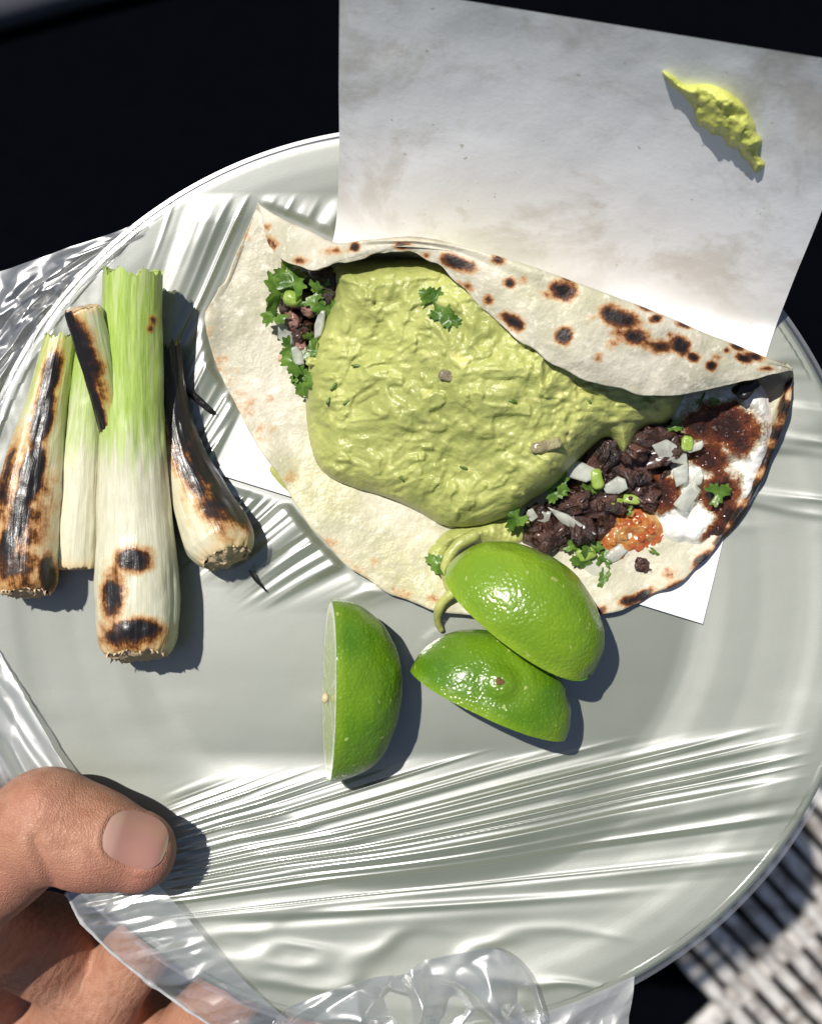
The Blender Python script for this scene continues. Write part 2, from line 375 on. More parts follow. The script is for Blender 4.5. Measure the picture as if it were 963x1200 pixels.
m_plate, m_paper, m_tort, m_guac, m_lime, m_flesh = mat_plate(), mat_paper(), mat_tortilla(), mat_guac(), mat_lime(), mat_flesh()
m_film = mat_film(); m_film2 = mat_film(.12, .2, .05, .24, 'crumpled_film', .05)
m_onion, m_skin, m_nail, m_meat, m_cheese, m_salsa, m_shard = mat_onion(), mat_skin(), mat_nail(), mat_meat(), mat_cheese(), mat_salsa(), mat_shard()
m_leaf = mat_leaf('cilantro_leaf', (.06, .145, .018), (.17, .295, .05)); m_stem = mat_leaf('cut_green', (.30, .46, .06), (.48, .60, .16))
m_char = M_plain('charred_black', (.014, .012, .012), .35, .5, .4, 400, .5)
m_root = M_plain('root_plate', (.56, .42, .26), .65, .3, .35, 420, .7)
m_scar = M_plain('stem_scar', (.13, .06, .02), .6, .3, .3, 500, .3)

# ------------------------------------------------------------------ the setting far below the plate
GP = (Z0 + H*S)/H    # metres on the ground per photo pixel
def G(x, y): return np.array([(x-481.5)*GP, -(y-600)*GP])
m_ground = M_plain('shade_toned_asphalt', (.0010, .0014, .0026), .95, .02, .3, 40, .2)  # near-black colour has the shade put in; sunlit asphalt would be paler
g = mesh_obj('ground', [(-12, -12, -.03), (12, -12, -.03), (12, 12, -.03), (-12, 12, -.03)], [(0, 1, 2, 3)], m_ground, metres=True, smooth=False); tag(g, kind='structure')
def box_m(name, c, d, L, Wd, z0, z1, mat, parent=None, r=.25, wob=0.0, seed=0, n=10):
    """bar with rounded top edges along direction d (ground metres)"""
    d = np.asarray(d, float)/np.linalg.norm(d); e = np.array([-d[1], d[0]])
    prof = [(-.5, 0), (-.5, 1-r), (-.5+.18, 1-.06), (-.15, 1), (.15, 1), (.5-.18, 1-.06), (.5, 1-r), (.5, 0)]
    V = []
    for i in range(n):
        s = (i/(n-1)-.5)*L
        for k, (u, v) in enumerate(prof):
            j = wob*noise(i*.9+seed*3.1, k*.7, seed)
            p = np.asarray(c)+d*s+e*(u*Wd+j); V.append((p[0], p[1], z0+(z1-z0)*v+(wob*.6*noise(i*.8, k+9, seed) if v else 0)))
    F = [list(f) for f in grid_faces(n, len(prof), cv=True)] + [list(range(len(prof)))[::-1], list(range((n-1)*len(prof), n*len(prof)))]
    return mesh_obj(name, V, F, mat, parent, metres=True, smooth=True)
m_bar = mat_bar(); m_stone = M_plain('pale_stone', (.40, .38, .34), .8, .3, .25, 30, .6); m_kerb = M_plain('dull_kerb', (.06, .064, .075), .9, .2, .2, 12, .2)
gc = G(850, 1075)
gr = bpy.data.objects.new('drain_grate', None); C.objects.link(gr); gr.location = (gc[0], gc[1], 0); gr['ploc'] = [gc[0], gc[1], 0.0]
tag(gr, 'worn pale iron drain grate of parallel bars set in the dark ground', 'drain grate')
bd = G(70, 76)-G(0, 0); bs = G(-17.6, 17.0)-G(0, 0)
for i in range(-10, 5):  # bars stop early; bare near-black ground imitates shadow past the last one
    c = G(868, 1052)+bs*i + (G(55, 60)-G(0, 0))*1.0
    box_m('bar', c, bd+0.02*random.uniform(-1, 1)*bs, .30, .0205*random.uniform(.9, 1.08), -.03+.0005*(i % 3), .004*random.uniform(.2, 1), m_bar, gr, wob=.0016, seed=i+40, n=14)
box_m('cross_rail', G(868, 1052)+(G(58, 64)-G(0, 0)), bs, .62, .03, -.028, -.012, m_bar, gr, wob=.001, seed=3)
st = box_m('stone_block', G(1010, 1262), bs, .5, .16, -.028, .03, m_stone, r=.15, wob=.004, seed=5, n=16); tag(st, 'pale rough stone kerb block at the end of the drain grate', 'kerb')
kb = box_m('kerb_strip', G(-40, 0), G(150, -40)-G(0, 0), 1.0, .075, -.028, .02, m_kerb, wob=.001, seed=8, n=12); tag(kb, 'dull grey kerb strip crossing the dark ground behind the plate', 'kerb')

# ------------------------------------------------------------------ plate
PC = np.array([6.4, -81.6])
prof = np.array([(0, 0), (150, 0), (300, 0), (322, .3), (332, 1.0), (343, 2.6), (354, 4.4), (366, 5.9), (400, 10), (440, 16.2), (454, 18.6), (468, 21.5), (490, 25), (508, 27.4), (514, 28), (518, 27), (519, 25), (516, 23),
                 (490, 20.5), (462, 17), (440, 11), (400, 7), (360, 2.5), (350, -2), (345, -8), (336, -9), (326, -6), (300, -5), (150, -5), (0, -5)], float)
NA = 256
a = np.linspace(0, 2*np.pi, NA, endpoint=False)
V = np.stack([PC[0]+prof[:, 0][:, None]*np.cos(a), PC[1]+prof[:, 0][:, None]*np.sin(a), np.repeat(prof[:, 1][:, None], NA, 1)], -1)
plate = mesh_obj('plate', V, grid_faces(len(prof), NA, cv=True), m_plate)
tag(plate, 'round sage green plastic plate wrapped in clear film under the taco', 'plate')

# ------------------------------------------------------------------ clear plastic bag stretched over the plate
fr_ = np.array([0, 318, 330, 344, 362, 400, 440, 454, 468, 490, 508, 514, 519, 522, 526, 532]); fz_ = np.array([2.0, 2.2, 3.0, 4.9, 7.6, 12.2, 18.2, 20.6, 23.5, 27.2, 29.6, 30.3, 29.2, 26.0, 18, 0])
def base_z(x, y):
    z = np.zeros(np.shape(x))
    for _ in range(5):
        v = U(x, y, z); z = np.interp(np.hypot(v[..., 0]-PC[0], v[..., 1]-PC[1]), fr_[:12], fz_[:12])-2.0
    return z
FOOT = [(300, 236), (241, 372), (251, 430), (282, 478), (242, 560), (340, 590), (372, 630), (425, 682), (823, 737), (935, 440), (900, 400), (395, 280)]   # where paper and taco press the film flat
def film_z(x, y, r):
    z = np.interp(r, fr_, fz_)
    z = .5*z + .25*np.interp(np.maximum(r-4, 0), fr_, fz_) + .25*np.interp(np.minimum(r+4, 514+np.maximum(r-514, 0)), fr_, fz_)
    z = np.maximum(z, np.interp(r, prof[:16, 0], prof[:16, 1])+1.4)
    # upper fan of tension creases, running away from the thumb
    F1 = (-30, 930); an = np.degrees(np.arctan2(F1[1]-y, x-F1[0])); rr = np.hypot(x-F1[0], y-F1[1])
    an = an + 1.6*fbm(x/260, y/260, 0, 2, 31)
    w1 = sstep(160, 260, x)*sstep(480, 330, x)*sstep(690, 600, y)*sstep(225, 262, y) + .5*sstep(250, 330, x)*sstep(560, 430, x)*sstep(600, 640, y)*sstep(720, 660, y)
    w1 = np.clip(w1, 0, 1)*sstep(2, -10, sdf_poly(x, y, FOOT))
    rid = 1-np.exp(-(noise(an*.42, rr/1100, 0, 11)/.38)**2)*.8-np.exp(-(noise(an*.8+4, rr/900, 0, 12)/.4)**2)*.45
    z = z + w1*(6.5*(1-rid) + 3.0*noise(an*.3, rr/900, 0, 13))
    # long creases drawn tight from the thumb to the far side
    F2 = (-260, 1122); an2 = np.degrees(np.arctan2(F2[1]-y, x-F2[0])) + .22*fbm(x/500, y/220, 0, 2, 41)
    w2 = sstep(4.6, 7.0, an2)*sstep(26, 15.5, an2)*sstep(185, 240, x)*sstep(960, 800, x)*sstep(890, 925, y+.09*(x-420))
    w2b = sstep(1.0, 3.5, an2)*sstep(8, 5, an2)*sstep(200, 330, x)*sstep(820, 500, x)
    rid2 = np.exp(-(noise(an2*.95, x/2500, 0, 21)/.26)**2)
    rid3 = np.exp(-(noise(an2*1.75+9, x/1600, 0, 22)/.34)**2)
    broad = noise(an2*.42, x/1200, 0, 23)
    span = sstep(880, 985, y)*sstep(150, 300, x)*sstep(930, 700, x)*sstep(500, 420, r)
    z = z + span*16*sstep(370, 300, r) + w2*(3.6*rid2+2.4*rid3+1.8*broad) + w2b*(4*broad+3*np.exp(-(noise(an2*.55, x/700, 0, 24)/.4)**2))
    # soft slack elsewhere
    lo = .4*fbm(x/110, y/60, 0, 2, 51)*sstep(760, 840, y) + 2.2*np.exp(-(noise(x/120+y/60, y/22-x/160, 0, 53)/.35)**2)*sstep(830, 880, x)*sstep(640, 560, y)
    lo = lo + 2*np.exp(-(fbm(x/150+y/200, y/60-x/400, 0, 2, 55)/.3)**2)*sstep(1050, 1130, y)*sstep(200, 300, x)*sstep(760, 640, x)
    # lifted tunnel next to the spring onions
    lo = lo + 3.0*fbm(x/50, y/90, 0, 3, 61)*sstep(150, 60, x)*sstep(640, 520, y)
    return z+np.where(r < 508, lo, 0)
bag = thing('plastic_bag', (PC[0], PC[1], 0), 'thin clear plastic bag stretched over the plate with shiny creases', 'plastic bag')
gx = np.linspace(-1, 1, 520); gy = np.linspace(-1, 1, 900); X, Y = np.meshgrid(gx, gy, indexing='ij')
X, Y = 525*X*np.sqrt(1-Y**2/2)+PC[0], 525*Y*np.sqrt(1-X**2/2)+PC[1]     # square grid folded to a disc
Rr = np.hypot(X-PC[0], Y-PC[1])
Zt = np.interp(Rr, fr_, fz_); px = X*H/(H-Zt)+481.5; py = 600-Y*H/(H-Zt)
Zf = film_z(px, py, Rr)
V = np.stack([X, Y, Zf], -1).reshape(-1, 3); F = grid_faces(len(gx), len(gy))
us = np.unique(F); rm = -np.ones(len(V), np.int64); rm[us] = np.arange(len(us))
mesh_obj('stretched_film', V[us], rm[F], m_film, bag)
def film_at(px_, py_):
    """film height under a picture point inside the well or on the slope"""
    z = 3.0
    for _ in range(4):
        v = U(px_, py_, z); r = np.hypot(v[..., 0]-PC[0], v[..., 1]-PC[1]); z = film_z(np.asarray(px_, float), np.asarray(py_, float), r)
    return z
def loft(name, A, B, mat, parent, amp, sc_=(60, 25), seed=0, n=(170, 70), pin=(.5, 1.0), sharp=True, mid=None):
    a_ = cr([U(p[0], p[1], p[2]-65) for p in A], n[0]); b_ = cr([U(p[0], p[1], p[2]-65) for p in B], n[0])
    t = np.linspace(0, 1, n[1])[None, :, None]
    V = a_[:, None]*(1-t)+b_[:, None]*t
    if mid is not None: V[..., 2] += (mid*4*t*(1-t))[..., 0]
    u = np.linspace(0, 1, n[0])[:, None]*np.linalg.norm(a_[-1]-a_[0]); v = t[..., 0]*np.linalg.norm(b_-a_, axis=1).mean()
    rg = np.random.default_rng(seed); nz = 0
    uw = u+.30*sc_[0]*noise(u/sc_[0]*.8, v/sc_[1]*.8, 1, seed); vw = v+.30*sc_[1]*noise(u/sc_[0]*.8, v/sc_[1]*.8, 7, seed+1)
    for k in range(6):                                   # flat facets meeting in sharp folds
        an_ = rg.uniform(0, np.pi); ph_ = rg.uniform(0, 1); fr0 = rg.uniform(.35, 1.1)*(1 if k < 4 else 1.9)
        w_ = (uw/sc_[0]*math.cos(an_)+vw/sc_[1]*math.sin(an_))*fr0+ph_+.18*noise(u/sc_[0]*1.7, v/sc_[1]*1.7, k, seed+3)
        nz = nz + (np.abs((w_ % 1)-.5)*4-1)*(.5 if k < 4 else .22)
    win = pin[0]+(pin[1]-pin[0])*np.sin(np.pi*np.clip(t[..., 0], 0, 1))
    V[..., 2] += amp*nz*win
    V[..., 0] += .35*amp*noise(u/sc_[0]*1.3, v/sc_[1]*1.2, 5, seed+8)*win
    return mesh_obj(name, V, grid_faces(*n), mat, parent)
def rim(ang, r=500, z=93):
    ang = math.radians(ang); r = r+18; v = np.array([PC[0]+r*math.cos(ang), PC[1]+r*math.sin(ang), z-65]); p = PR(v[None])[0]; return (p[0], p[1], z)
loft('loose_film', [rim(132, 492, 98), rim(140, 492, 98), rim(148, 492, 98), rim(156, 492, 98), rim(166, 490, 98), rim(178, 490, 98)],
     [(190, 248, 98), (140, 270, 92), (75, 292, 84), (20, 312, 76), (-40, 336, 70), (-130, 420, 50)], m_film2, bag, 7, (70, 40), 101, pin=(.15, 1.2))
loft('loose_film', [(-22, 722, 90), (0, 765, 93), (30, 818, 97), (74, 894, 103), (104, 930, 106)], [(-140, 700, 60), (-130, 790, 60), (-110, 880, 62), (-80, 960, 60), (-30, 1010, 60)], m_film2, bag, 9, (90, 30), 111, pin=(.12, 1.2), mid=14)
loft('film_hem', [(176, 1026, 104), (205, 1058, 105), (245, 1105, 105), (292, 1155, 103), (345, 1200, 100), (420, 1250, 98)],
     [(78, 1046, 92), (98, 1082, 84), (145, 1128, 76), (198, 1168, 72), (256, 1208, 68), (330, 1262, 60)], m_film2, bag, 5, (36, 90), 121, pin=(.15, 1.15), mid=5)
def hem_edge(P, r):
    c, rr_, t, e1, e2, a = tube([U(p[0], p[1], p[2]-65) for p in P], [r]*len(P), 90, 8)
    rr_ = rr_*(1+.4*noise(np.arange(90)*.3, 0, 0, 5)); c = c + .5*np.stack([noise(np.arange(90)*.7, k, 0, 9) for k in range(3)], -1)
    V = c[:, None]+rr_[:, None, None]*(np.cos(a)[None, :, None]*e1[:, None]+np.sin(a)[None, :, None]*e2[:, None])
    mesh_obj('rolled_edge', V, grid_faces(90, 8, cv=True), m_film3, bag)
m_film3 = mat_film(.45, .2, .1, .2, 'rolled_film', .1)
hem_edge([(78, 1046, 92), (98, 1082, 84), (145, 1128, 76), (198, 1168, 72), (256, 1208, 68), (330, 1262, 60)], 2.6)
hem_edge([(-22, 722, 91), (0, 765, 94), (30, 818, 98), (74, 894, 104), (104, 930, 107)], .9)
loft('film_crumple', [(322, 1196, 101), (350, 1176, 106), (420, 1150, 109), (470, 1141, 108), (500, 1126, 112), (572, 1112, 114), (618, 1142, 108), (640, 1190, 100)],
     [(300, 1290, 88), (350, 1290, 88), (420, 1292, 88), (470, 1292, 88), (510, 1292, 88), (560, 1290, 88), (610, 1285, 86), (660, 1280, 84)], mat_film(.10, .2, .08, .26, 'folded_film', .05), bag, 15, (62, 44), 131, pin=(.5, 1.1))
loft('loose_film', [rim(-88, 494, 98), rim(-80, 494, 98), rim(-72, 494, 98), rim(-66, 494, 98), rim(-61, 496, 96)],
     [(430, 1335, 84), (540, 1330, 84), (620, 1315, 85), (690, 1295, 86), (733, 1262, 88)], mat_film(.42, .2, .04, .12, 'draped_film', .06), bag, 6, (70, 60), 141, pin=(.1, 1.2))

# ------------------------------------------------------------------ paper sheet
def paper_z(x, y):
    d = (x-395)*.231-(y-290)*.973
    w_ = 26.0; sp = w_*np.logaddexp(0, d/w_)
    up = sstep(-20, 60, d)
    z = 4.6+.92*sp + up*(2.6*fbm(x/190, y/150, 0, 2, 201)+.7*fbm(x/45, y/45, 0, 2, 204)) + 14*up*((x-650)/300)**2*sstep(0, 250, d)
    # shallow puckers next to the fold
    z = z + 7*np.exp(-((d-26)/22)**2)*noise(x/75, y/75, 0, 207)*sstep(520, 620, x)
    e = (y-555)*.956-(x-253)*.294     # curl of the near edge
    return smax(z + 3.0*sstep(-30, 5, e), base_z(x, y)+3.6, 5.0)
L_ = cr([(253, 555), (290, 488), (345, 385), (388, 290), (397, 200), (397, 100), (398, -23)], 200)
R_ = cr([(823, 731), (850, 620), (872, 520), (898, 415), (926, 337), (963, 245), (1025, 78)], 200)
tt = np.linspace(0, 1, 200)[None, :, None]
Q = L_[:, None]*(1-tt)+R_[:, None]*tt
st_ = .25+.75*sstep(10, 80, (Q[..., 0]-395)*.231-(Q[..., 1]-290)*.973)
pap = mesh_obj('paper_sheet', U(Q[..., 0], Q[..., 1], paper_z(Q[..., 0], Q[..., 1])), grid_faces(200, 200)[:, ::-1], m_paper, None, {'stain': st_})
tag(pap, 'white greaseproof paper sheet with grease stains, propped up behind the taco', 'paper')

# guacamole smear stuck to the paper
SM = cr([(775, 83), (790, 90), (803, 99), (830, 99), (853, 108), (872, 124), (884, 145), (886, 155), (893, 165), (889, 180), (896, 194), (884, 203), (877, 191), (868, 184), (864, 175), (853, 172), (845, 160), (833, 158), (826, 150), (817, 147), (813, 135), (811, 126), (798, 110), (786, 101)], 120, True)
def smear_h(x, y, D):
    lum = 3.2*fbm(x/15, y/15, 0, 3, 221)
    return paper_z(x, y) + np.where(D > 0, (17+lum*1.4)*(1-np.exp(-np.maximum(D, 0)/5.0)) , D*1.6) - .6
sm_o = field('guacamole_smear', SM, smear_h, 1.0, mat_guac('guacamole_pale', 1.32), margin=3); tag(sm_o, 'pale green smear of guacamole stuck on the upright white paper', 'guacamole')

# ------------------------------------------------------------------ taco
taco = thing('taco', U(600, 480, 5), 'folded flour tortilla taco heaped with green guacamole, meat and melted cheese', 'taco')
ST = [  # flap edge, fold ridge, foot of the back wall, near edge  (picture x, y, height)
 ((304,244,24),(303,240,22),(301,243,10),(299,247,9)), ((316,288,50),(331,257,46),(326,264,9),(263,330,10)),
 ((334,307,80),(363,271,76),(358,282,9),(243,372,9)), ((368,315,104),(395,285,104),(392,298,9),(253,424,8)),
 ((402,308,120),(428,281,124),(422,302,9),(286,492,8)), ((440,299,130),(458,281,136),(455,308,9),(328,560,8)),
 ((474,293,138),(494,283,144),(500,316,9),(372,625,8)), ((513,311,145),(545,290,150),(548,330,9),(425,676,8)),
 ((548,344,149),(595,304,153),(600,350,9),(490,708,8)), ((584,379,150),(645,320,153),(650,368,9),(560,722,8)),
 ((624,411,150),(695,338,149),(700,386,9),(630,726,8)), ((670,438,146),(745,357,141),(748,400,9),(702,718,8)),
 ((722,456,138),(790,375,130),(792,412,9),(762,699,8)), ((776,464,124),(830,392,114),(832,420,9),(816,662,9)),
 ((832,457,107),(868,407,96),(868,428,9),(862,610,12)), ((885,443,90),(902,421,80),(900,434,10),(896,552,22)),
 ((917,435,72),(920,429,68),(918,437,16),(921,484,40)), ((928,434,60),(928,433,58),(929,437,44),(929,446,46))]
rows = []
for A_, B_, C_, D_ in ST:
    A_, B_, C_, D_ = [np.array(p, float)+np.array([0, 0, float(base_z(p[0], p[1]))]) for p in (A_, B_, C_, D_)]
    m1 = A_*.66+B_*.34; m1[2] += .10*np.hypot(*(A_-B_)[:2]); m2 = A_*.3+B_*.7; m2[2] += .10*np.hypot(*(A_-B_)[:2])
    bk = B_*.5+C_*.5
    uu = [U(*p) for p in (A_, m1, m2, B_)]; ub, uc = U(*B_), U(*C_); um = ub*.5+uc*.5; um[1] += 4
    fl = []
    for t in (.2, .4, .6, .8, 1):
        p = C_*(1-t)+D_*t; p[2] = 8.0 + (D_[2]-float(base_z(D_[0], D_[1]))-8)*t**3 + float(base_z(p[0], p[1]))
        fl.append(U(*p))
    rows.append(uu+[um, uc]+fl)
G1 = cr(np.array(rows), 340)                      # along the length
seg = np.array([0, 1, 2, 3, 4, 5, 6, 7, 8, 9, 10.])
G2 = np.moveaxis(cr(np.moveaxis(G1, 1, 0), 230), 0, 1)
pp = PR(G2)
vi = np.linspace(0, 10, 230)[None, :]*np.ones((340, 1)); ui = np.linspace(0, 17, 340)[:, None]*np.ones((1, 230))
lowr = sstep(5, 6.2, vi)
endm = sstep(0, 1.5, ui)*sstep(17, 15.5, ui)
G2[..., 2] += endm*((1-lowr)*(3.5*fbm(pp[..., 0]/60, pp[..., 1]/60, 1.5, 3, 301)) + lowr*(1.6+2.2*fbm(pp[..., 0]/45, pp[..., 1]/45, 4.5, 3, 305)))
edgeD = sstep(9.2, 10, vi)*endm
G2[..., 2] += edgeD*(3.0+4.5*noise(ui*1.7, 0, 0, 311))
wav = noise(ui*2.4, 3, 0, 313)*2.2*(sstep(.6, 0, vi)+sstep(9.5, 10, vi))*endm
G2[..., 1] += wav
def spotfield(px_, py_, spots, lim=-1.2):
    c = np.full(px_.shape, lim)
    for s in spots:
        x, y, rx, ry, an = s[:5]; am = s[5] if len(s) > 5 else 1.0
        an = math.radians(an); dx, dy = px_-x, py_-y
        q = np.hypot((dx*math.cos(an)+dy*math.sin(an))/rx, (-dx*math.sin(an)+dy*math.cos(an))/ry)
        c = np.maximum(c, np.minimum((1-q)*.9, .75)*am - (1-am)*.15)
    return np.maximum(c, lim)
SP = [(538,309,24,10,18,1),(472,288,12,6,0,.8),(416,290,7,6,0,.9),(436,305,10,6,0,.7),(317,284,9,9,0,.45),(311,266,7,4,0,.35),(348,305,12,5,0,.45),(394,294,14,5,0,.45),
      (583,304,10,6,15,.8),(548,335,9,6,40,.4),(573,352,8,6,40,.55),(597,331,9,7,0,.75),(660,340,18,14,20,1),(664,326,14,6,10,.55),(601,377,16,9,28,.95),(660,393,12,11,0,.9),
      (724,373,26,14,20,1),(740,394,26,11,10,.8),(769,405,28,9,10,.7),(797,405,16,13,30,1),(812,418,10,7,20,.8),(833,429,8,7,0,.85),(768,373,9,6,0,.8),(757,360,13,6,20,.85),
      (800,380,11,6,20,.85),(871,420,11,6,15,.8),(851,411,6,5,0,.7),(864,406,11,5,15,.8),(884,417,15,6,15,.85),(898,432,10,4,0,.6),(694,372,7,6,0,.3),(718,402,7,6,0,.35),(640,345,6,5,0,.3),
      (612,330,5,4,0,.3),(840,418,6,4,0,.4),(785,392,6,5,0,.4),(700,420,6,5,0,.25),(500,300,6,5,0,.35)]
SPL = [(260,426,8,8,0,.45),(274,441,8,8,0,.45),(287,469,11,9,30,.5),(290,482,8,9,0,.45),(310,509,8,9,0,.5),(322,502,5,5,0,.35),(314,470,6,5,0,.35),(344,558,15,6,-15,.55),(289,275,7,8,0,.45),(270,300,12,5,10,.6),(280,293,5,5,0,.6),
       (243,372,5,14,0,.3),(385,632,10,6,45,.55),(396,642,8,6,45,.5),(420,668,18,6,40,.6),(437,660,7,5,0,.4),(508,706,12,6,20,.45),(470,694,12,6,30,.4),(702,715,10,7,-10,.8),(745,700,30,7,-18,.95),(725,707,10,5,0,.5),(785,690,20,6,-32,.7),
       (785,674,8,8,0,.45),(822,655,20,6,-42,.85),(846,630,20,7,-48,.9),(866,605,16,8,-55,.95),(884,575,22,8,-60,.9),(900,540,22,7,-65,.85),(912,510,18,6,-68,.8),(922,480,20,6,-75,.8),(928,450,14,5,-80,.7),(330,420,5,4,0,.2),(250,410,5,9,70,.35)]
pq = PR(G2)
char = np.where(vi < 4.3, spotfield(pq[..., 0], pq[..., 1], SP), np.minimum(spotfield(pq[..., 0], pq[..., 1], SPL), np.where(pq[..., 0] < 640, -.10, 1)))
char = np.maximum(char, -.28*np.ones_like(char)*1 - 3.0*(1-sstep(9.86, 10, vi)) - .5*(noise(ui*3, 1, 0, 77) < 0))
char = np.maximum(char, np.where(vi < 1, -.30 - 3.0*sstep(0, .10, vi) + .35*noise(ui*4, 2, 0, 78), -3))
gre = np.clip(sum(np.exp(-(((pq[..., 0]-x)/rx)**2+((pq[..., 1]-y)/ry)**2)) for x, y, rx, ry in [(352,560,34,26),(385,590,40,22),(470,650,60,40),(505,690,40,25),(400,520,30,40),(640,345,60,20)]), 0, 1)*.6*np.where(vi < 4.3, .45, 1)
NU, NV = G2.shape[:2]
dn = np.cross(np.gradient(G2, axis=0), np.gradient(G2, axis=1)); dn /= np.linalg.norm(dn, axis=-1, keepdims=True)+1e-9
if dn[170, 20, 2] < 0: dn = -dn
inner = G2 - dn*6.5*np.clip(np.minimum(ui/.5, (17-ui)/.5), .15, 1)[..., None]
inner[:, 150:, 2] = np.maximum(inner[:, 150:, 2], base_z(pq[:, 150:, 0], pq[:, 150:, 1])+6.6)
Vt = np.concatenate([G2.reshape(-1, 3), inner.reshape(-1, 3)])
F1 = grid_faces(NU, NV); n0 = NU*NV
bnd = np.concatenate([np.stack([np.arange(NU-1)*NV, (np.arange(NU-1)+1)*NV], -1), np.stack([(np.arange(NU-1)+1)*NV+NV-1, np.arange(NU-1)*NV+NV-1], -1),
                      np.stack([np.arange(NV-1)+1, np.arange(NV-1)], -1), np.stack([np.arange(NV-1)+(NU-1)*NV, np.arange(NV-1)+1+(NU-1)*NV], -1)])
Ft = np.concatenate([F1, F1[:, ::-1]+n0, np.stack([bnd[:, 1], bnd[:, 0], bnd[:, 0]+n0, bnd[:, 1]+n0], -1)])
mesh_obj('tortilla', Vt, Ft, m_tort, taco, {'char': np.concatenate([char.ravel(), np.where(vi < 4.3, -1.2, char).ravel()]), 'grease': np.concatenate([gre.ravel(), gre.ravel()])})

# guacamole heap
GU = cr([(392, 314), (388, 345), (372, 385), (360, 430), (358, 480), (366, 530), (382, 556), (415, 572), (455, 584), (490, 600), (520, 616), (560, 617), (600, 603), (628, 584), (652, 570), (668, 552), (690, 528), (712, 516), (728, 538), (740, 530),
         (752, 506), (778, 498), (795, 480), (800, 462), (780, 440), (720, 415), (650, 370), (590, 330), (540, 305), (480, 300), (430, 305)], 260, True)
HC = np.array([(430,330,104),(400,350,80),(372,440,44),(385,540,36),(440,420,96),(480,345,124),(560,385,138),(600,425,136),(660,465,122),(740,480,94),(790,472,70),(500,480,106),(440,540,62),(520,580,62),(590,570,74),(640,545,80),(550,612,44),(705,510,70),(610,500,114),(480,600,34),(460,310,118),(540,320,136),(620,370,138),(700,420,130)], float)
def guac_h(x, y, D):
    wsum = 0; hs = 0
    for cx, cy, hh in HC:
        k = np.exp(-((x-cx)**2+(y-cy)**2)/(2*48**2)); wsum = wsum+k; hs = hs+k*hh
    h = hs/np.maximum(wsum, 1e-9)
    wx, wy = x+14*noise(x/50, y/50, 3, 401), y+14*noise(x/50, y/50, 9, 402)
    lum = 9*fbm(wx/62, wy/56, 0, 3, 403, .42) + 2.3*fbm(wx/14, wy/13, 0, 3, 405, .6) + 4.2*sstep(.10, .50, noise(wx/17+.3*noise(x/7, y/7, 2, 418), wy/15, 0, 411)) + 2.6*sstep(.2, .5, noise(wx/9, wy/8, 0, 413))*sstep(-.2, .4, noise(x/70, y/70, 0, 409)) 
    e = np.where(D > 0, np.sqrt(1-(1-np.clip(D/34, 0, 1))**2), 0)
    return np.where(D > 0, 9+(h+lum)*e**.85, 9+D*2.0)
field('guacamole', GU, guac_h, 1.7, m_guac, taco, margin=5)
def blob(name, poly, z0, hgt, mat, seed, edge=8.0, step=1.6, rough=(14, .3), parent=taco, attrs=None, base=None, margin=3):
    def hf(x, y, D):
        b = z0 if base is None else base(x, y)
        return b + np.where(D > 0, hgt*(1-np.exp(-np.maximum(D, 0)/edge))*(1+rough[1]*fbm(x/rough[0], y/rough[0], 0, 4, seed)), D*1.3)
    return field(name, cr(poly, 140, True), hf, step, mat, parent, margin=margin, attrs=attrs)
blob('guacamole_spill', [(318,548),(335,540),(352,548),(378,560),(390,575),(378,588),(360,582),(340,575),(326,562)], 10.5, 4.5, m_guac, 411, 6, rough=(10, .5))
blob('guacamole_spill', [(600,604),(560,610),(520,622),(500,645),(505,662),(522,668),(530,645),(560,640),(600,640),(635,625),(640,605)], 12, 20, m_guac, 413, 9, rough=(16, .35))
blob('guacamole_spill', [(430,660),(470,680),(505,690),(530,694),(520,706),(490,703),(455,690)], 10.5, 3.5, m_guac, 415, 6, rough=(9, .6))
def strand(name, P, R, mat, parent, seed=0, ns=40, nr=12):
    c, r, t, e1, e2, a = tube([U(*p) for p in P], R, ns, nr)
    r = r*(1+.10*noise(np.arange(ns)*.18, 0, 0, seed)); r[0] *= .4; r[-1] *= .3
    V = c[:, None]+(r[:, None, None])*(np.cos(a)[None, :, None]*e1[:, None]+np.sin(a)[None, :, None]*e2[:, None])
    F = [list(f) for f in grid_faces(ns, nr, cv=True)]+[list(range(nr))[::-1], list(range((ns-1)*nr, ns*nr))]
    return mesh_obj(name, V, F, mat, parent)
strand('guacamole_strand', [(560,625,30),(535,640,34),(522,662,32),(524,682,24),(530,700,18)], [7, 7, 6, 5, 3], m_guac, taco, 1)
strand('guacamole_strand', [(552,690,30),(532,694,34),(516,710,28),(513,728,14),(518,740,6)], [6, 6, 5.5, 4.5, 3], m_guac, taco, 2)

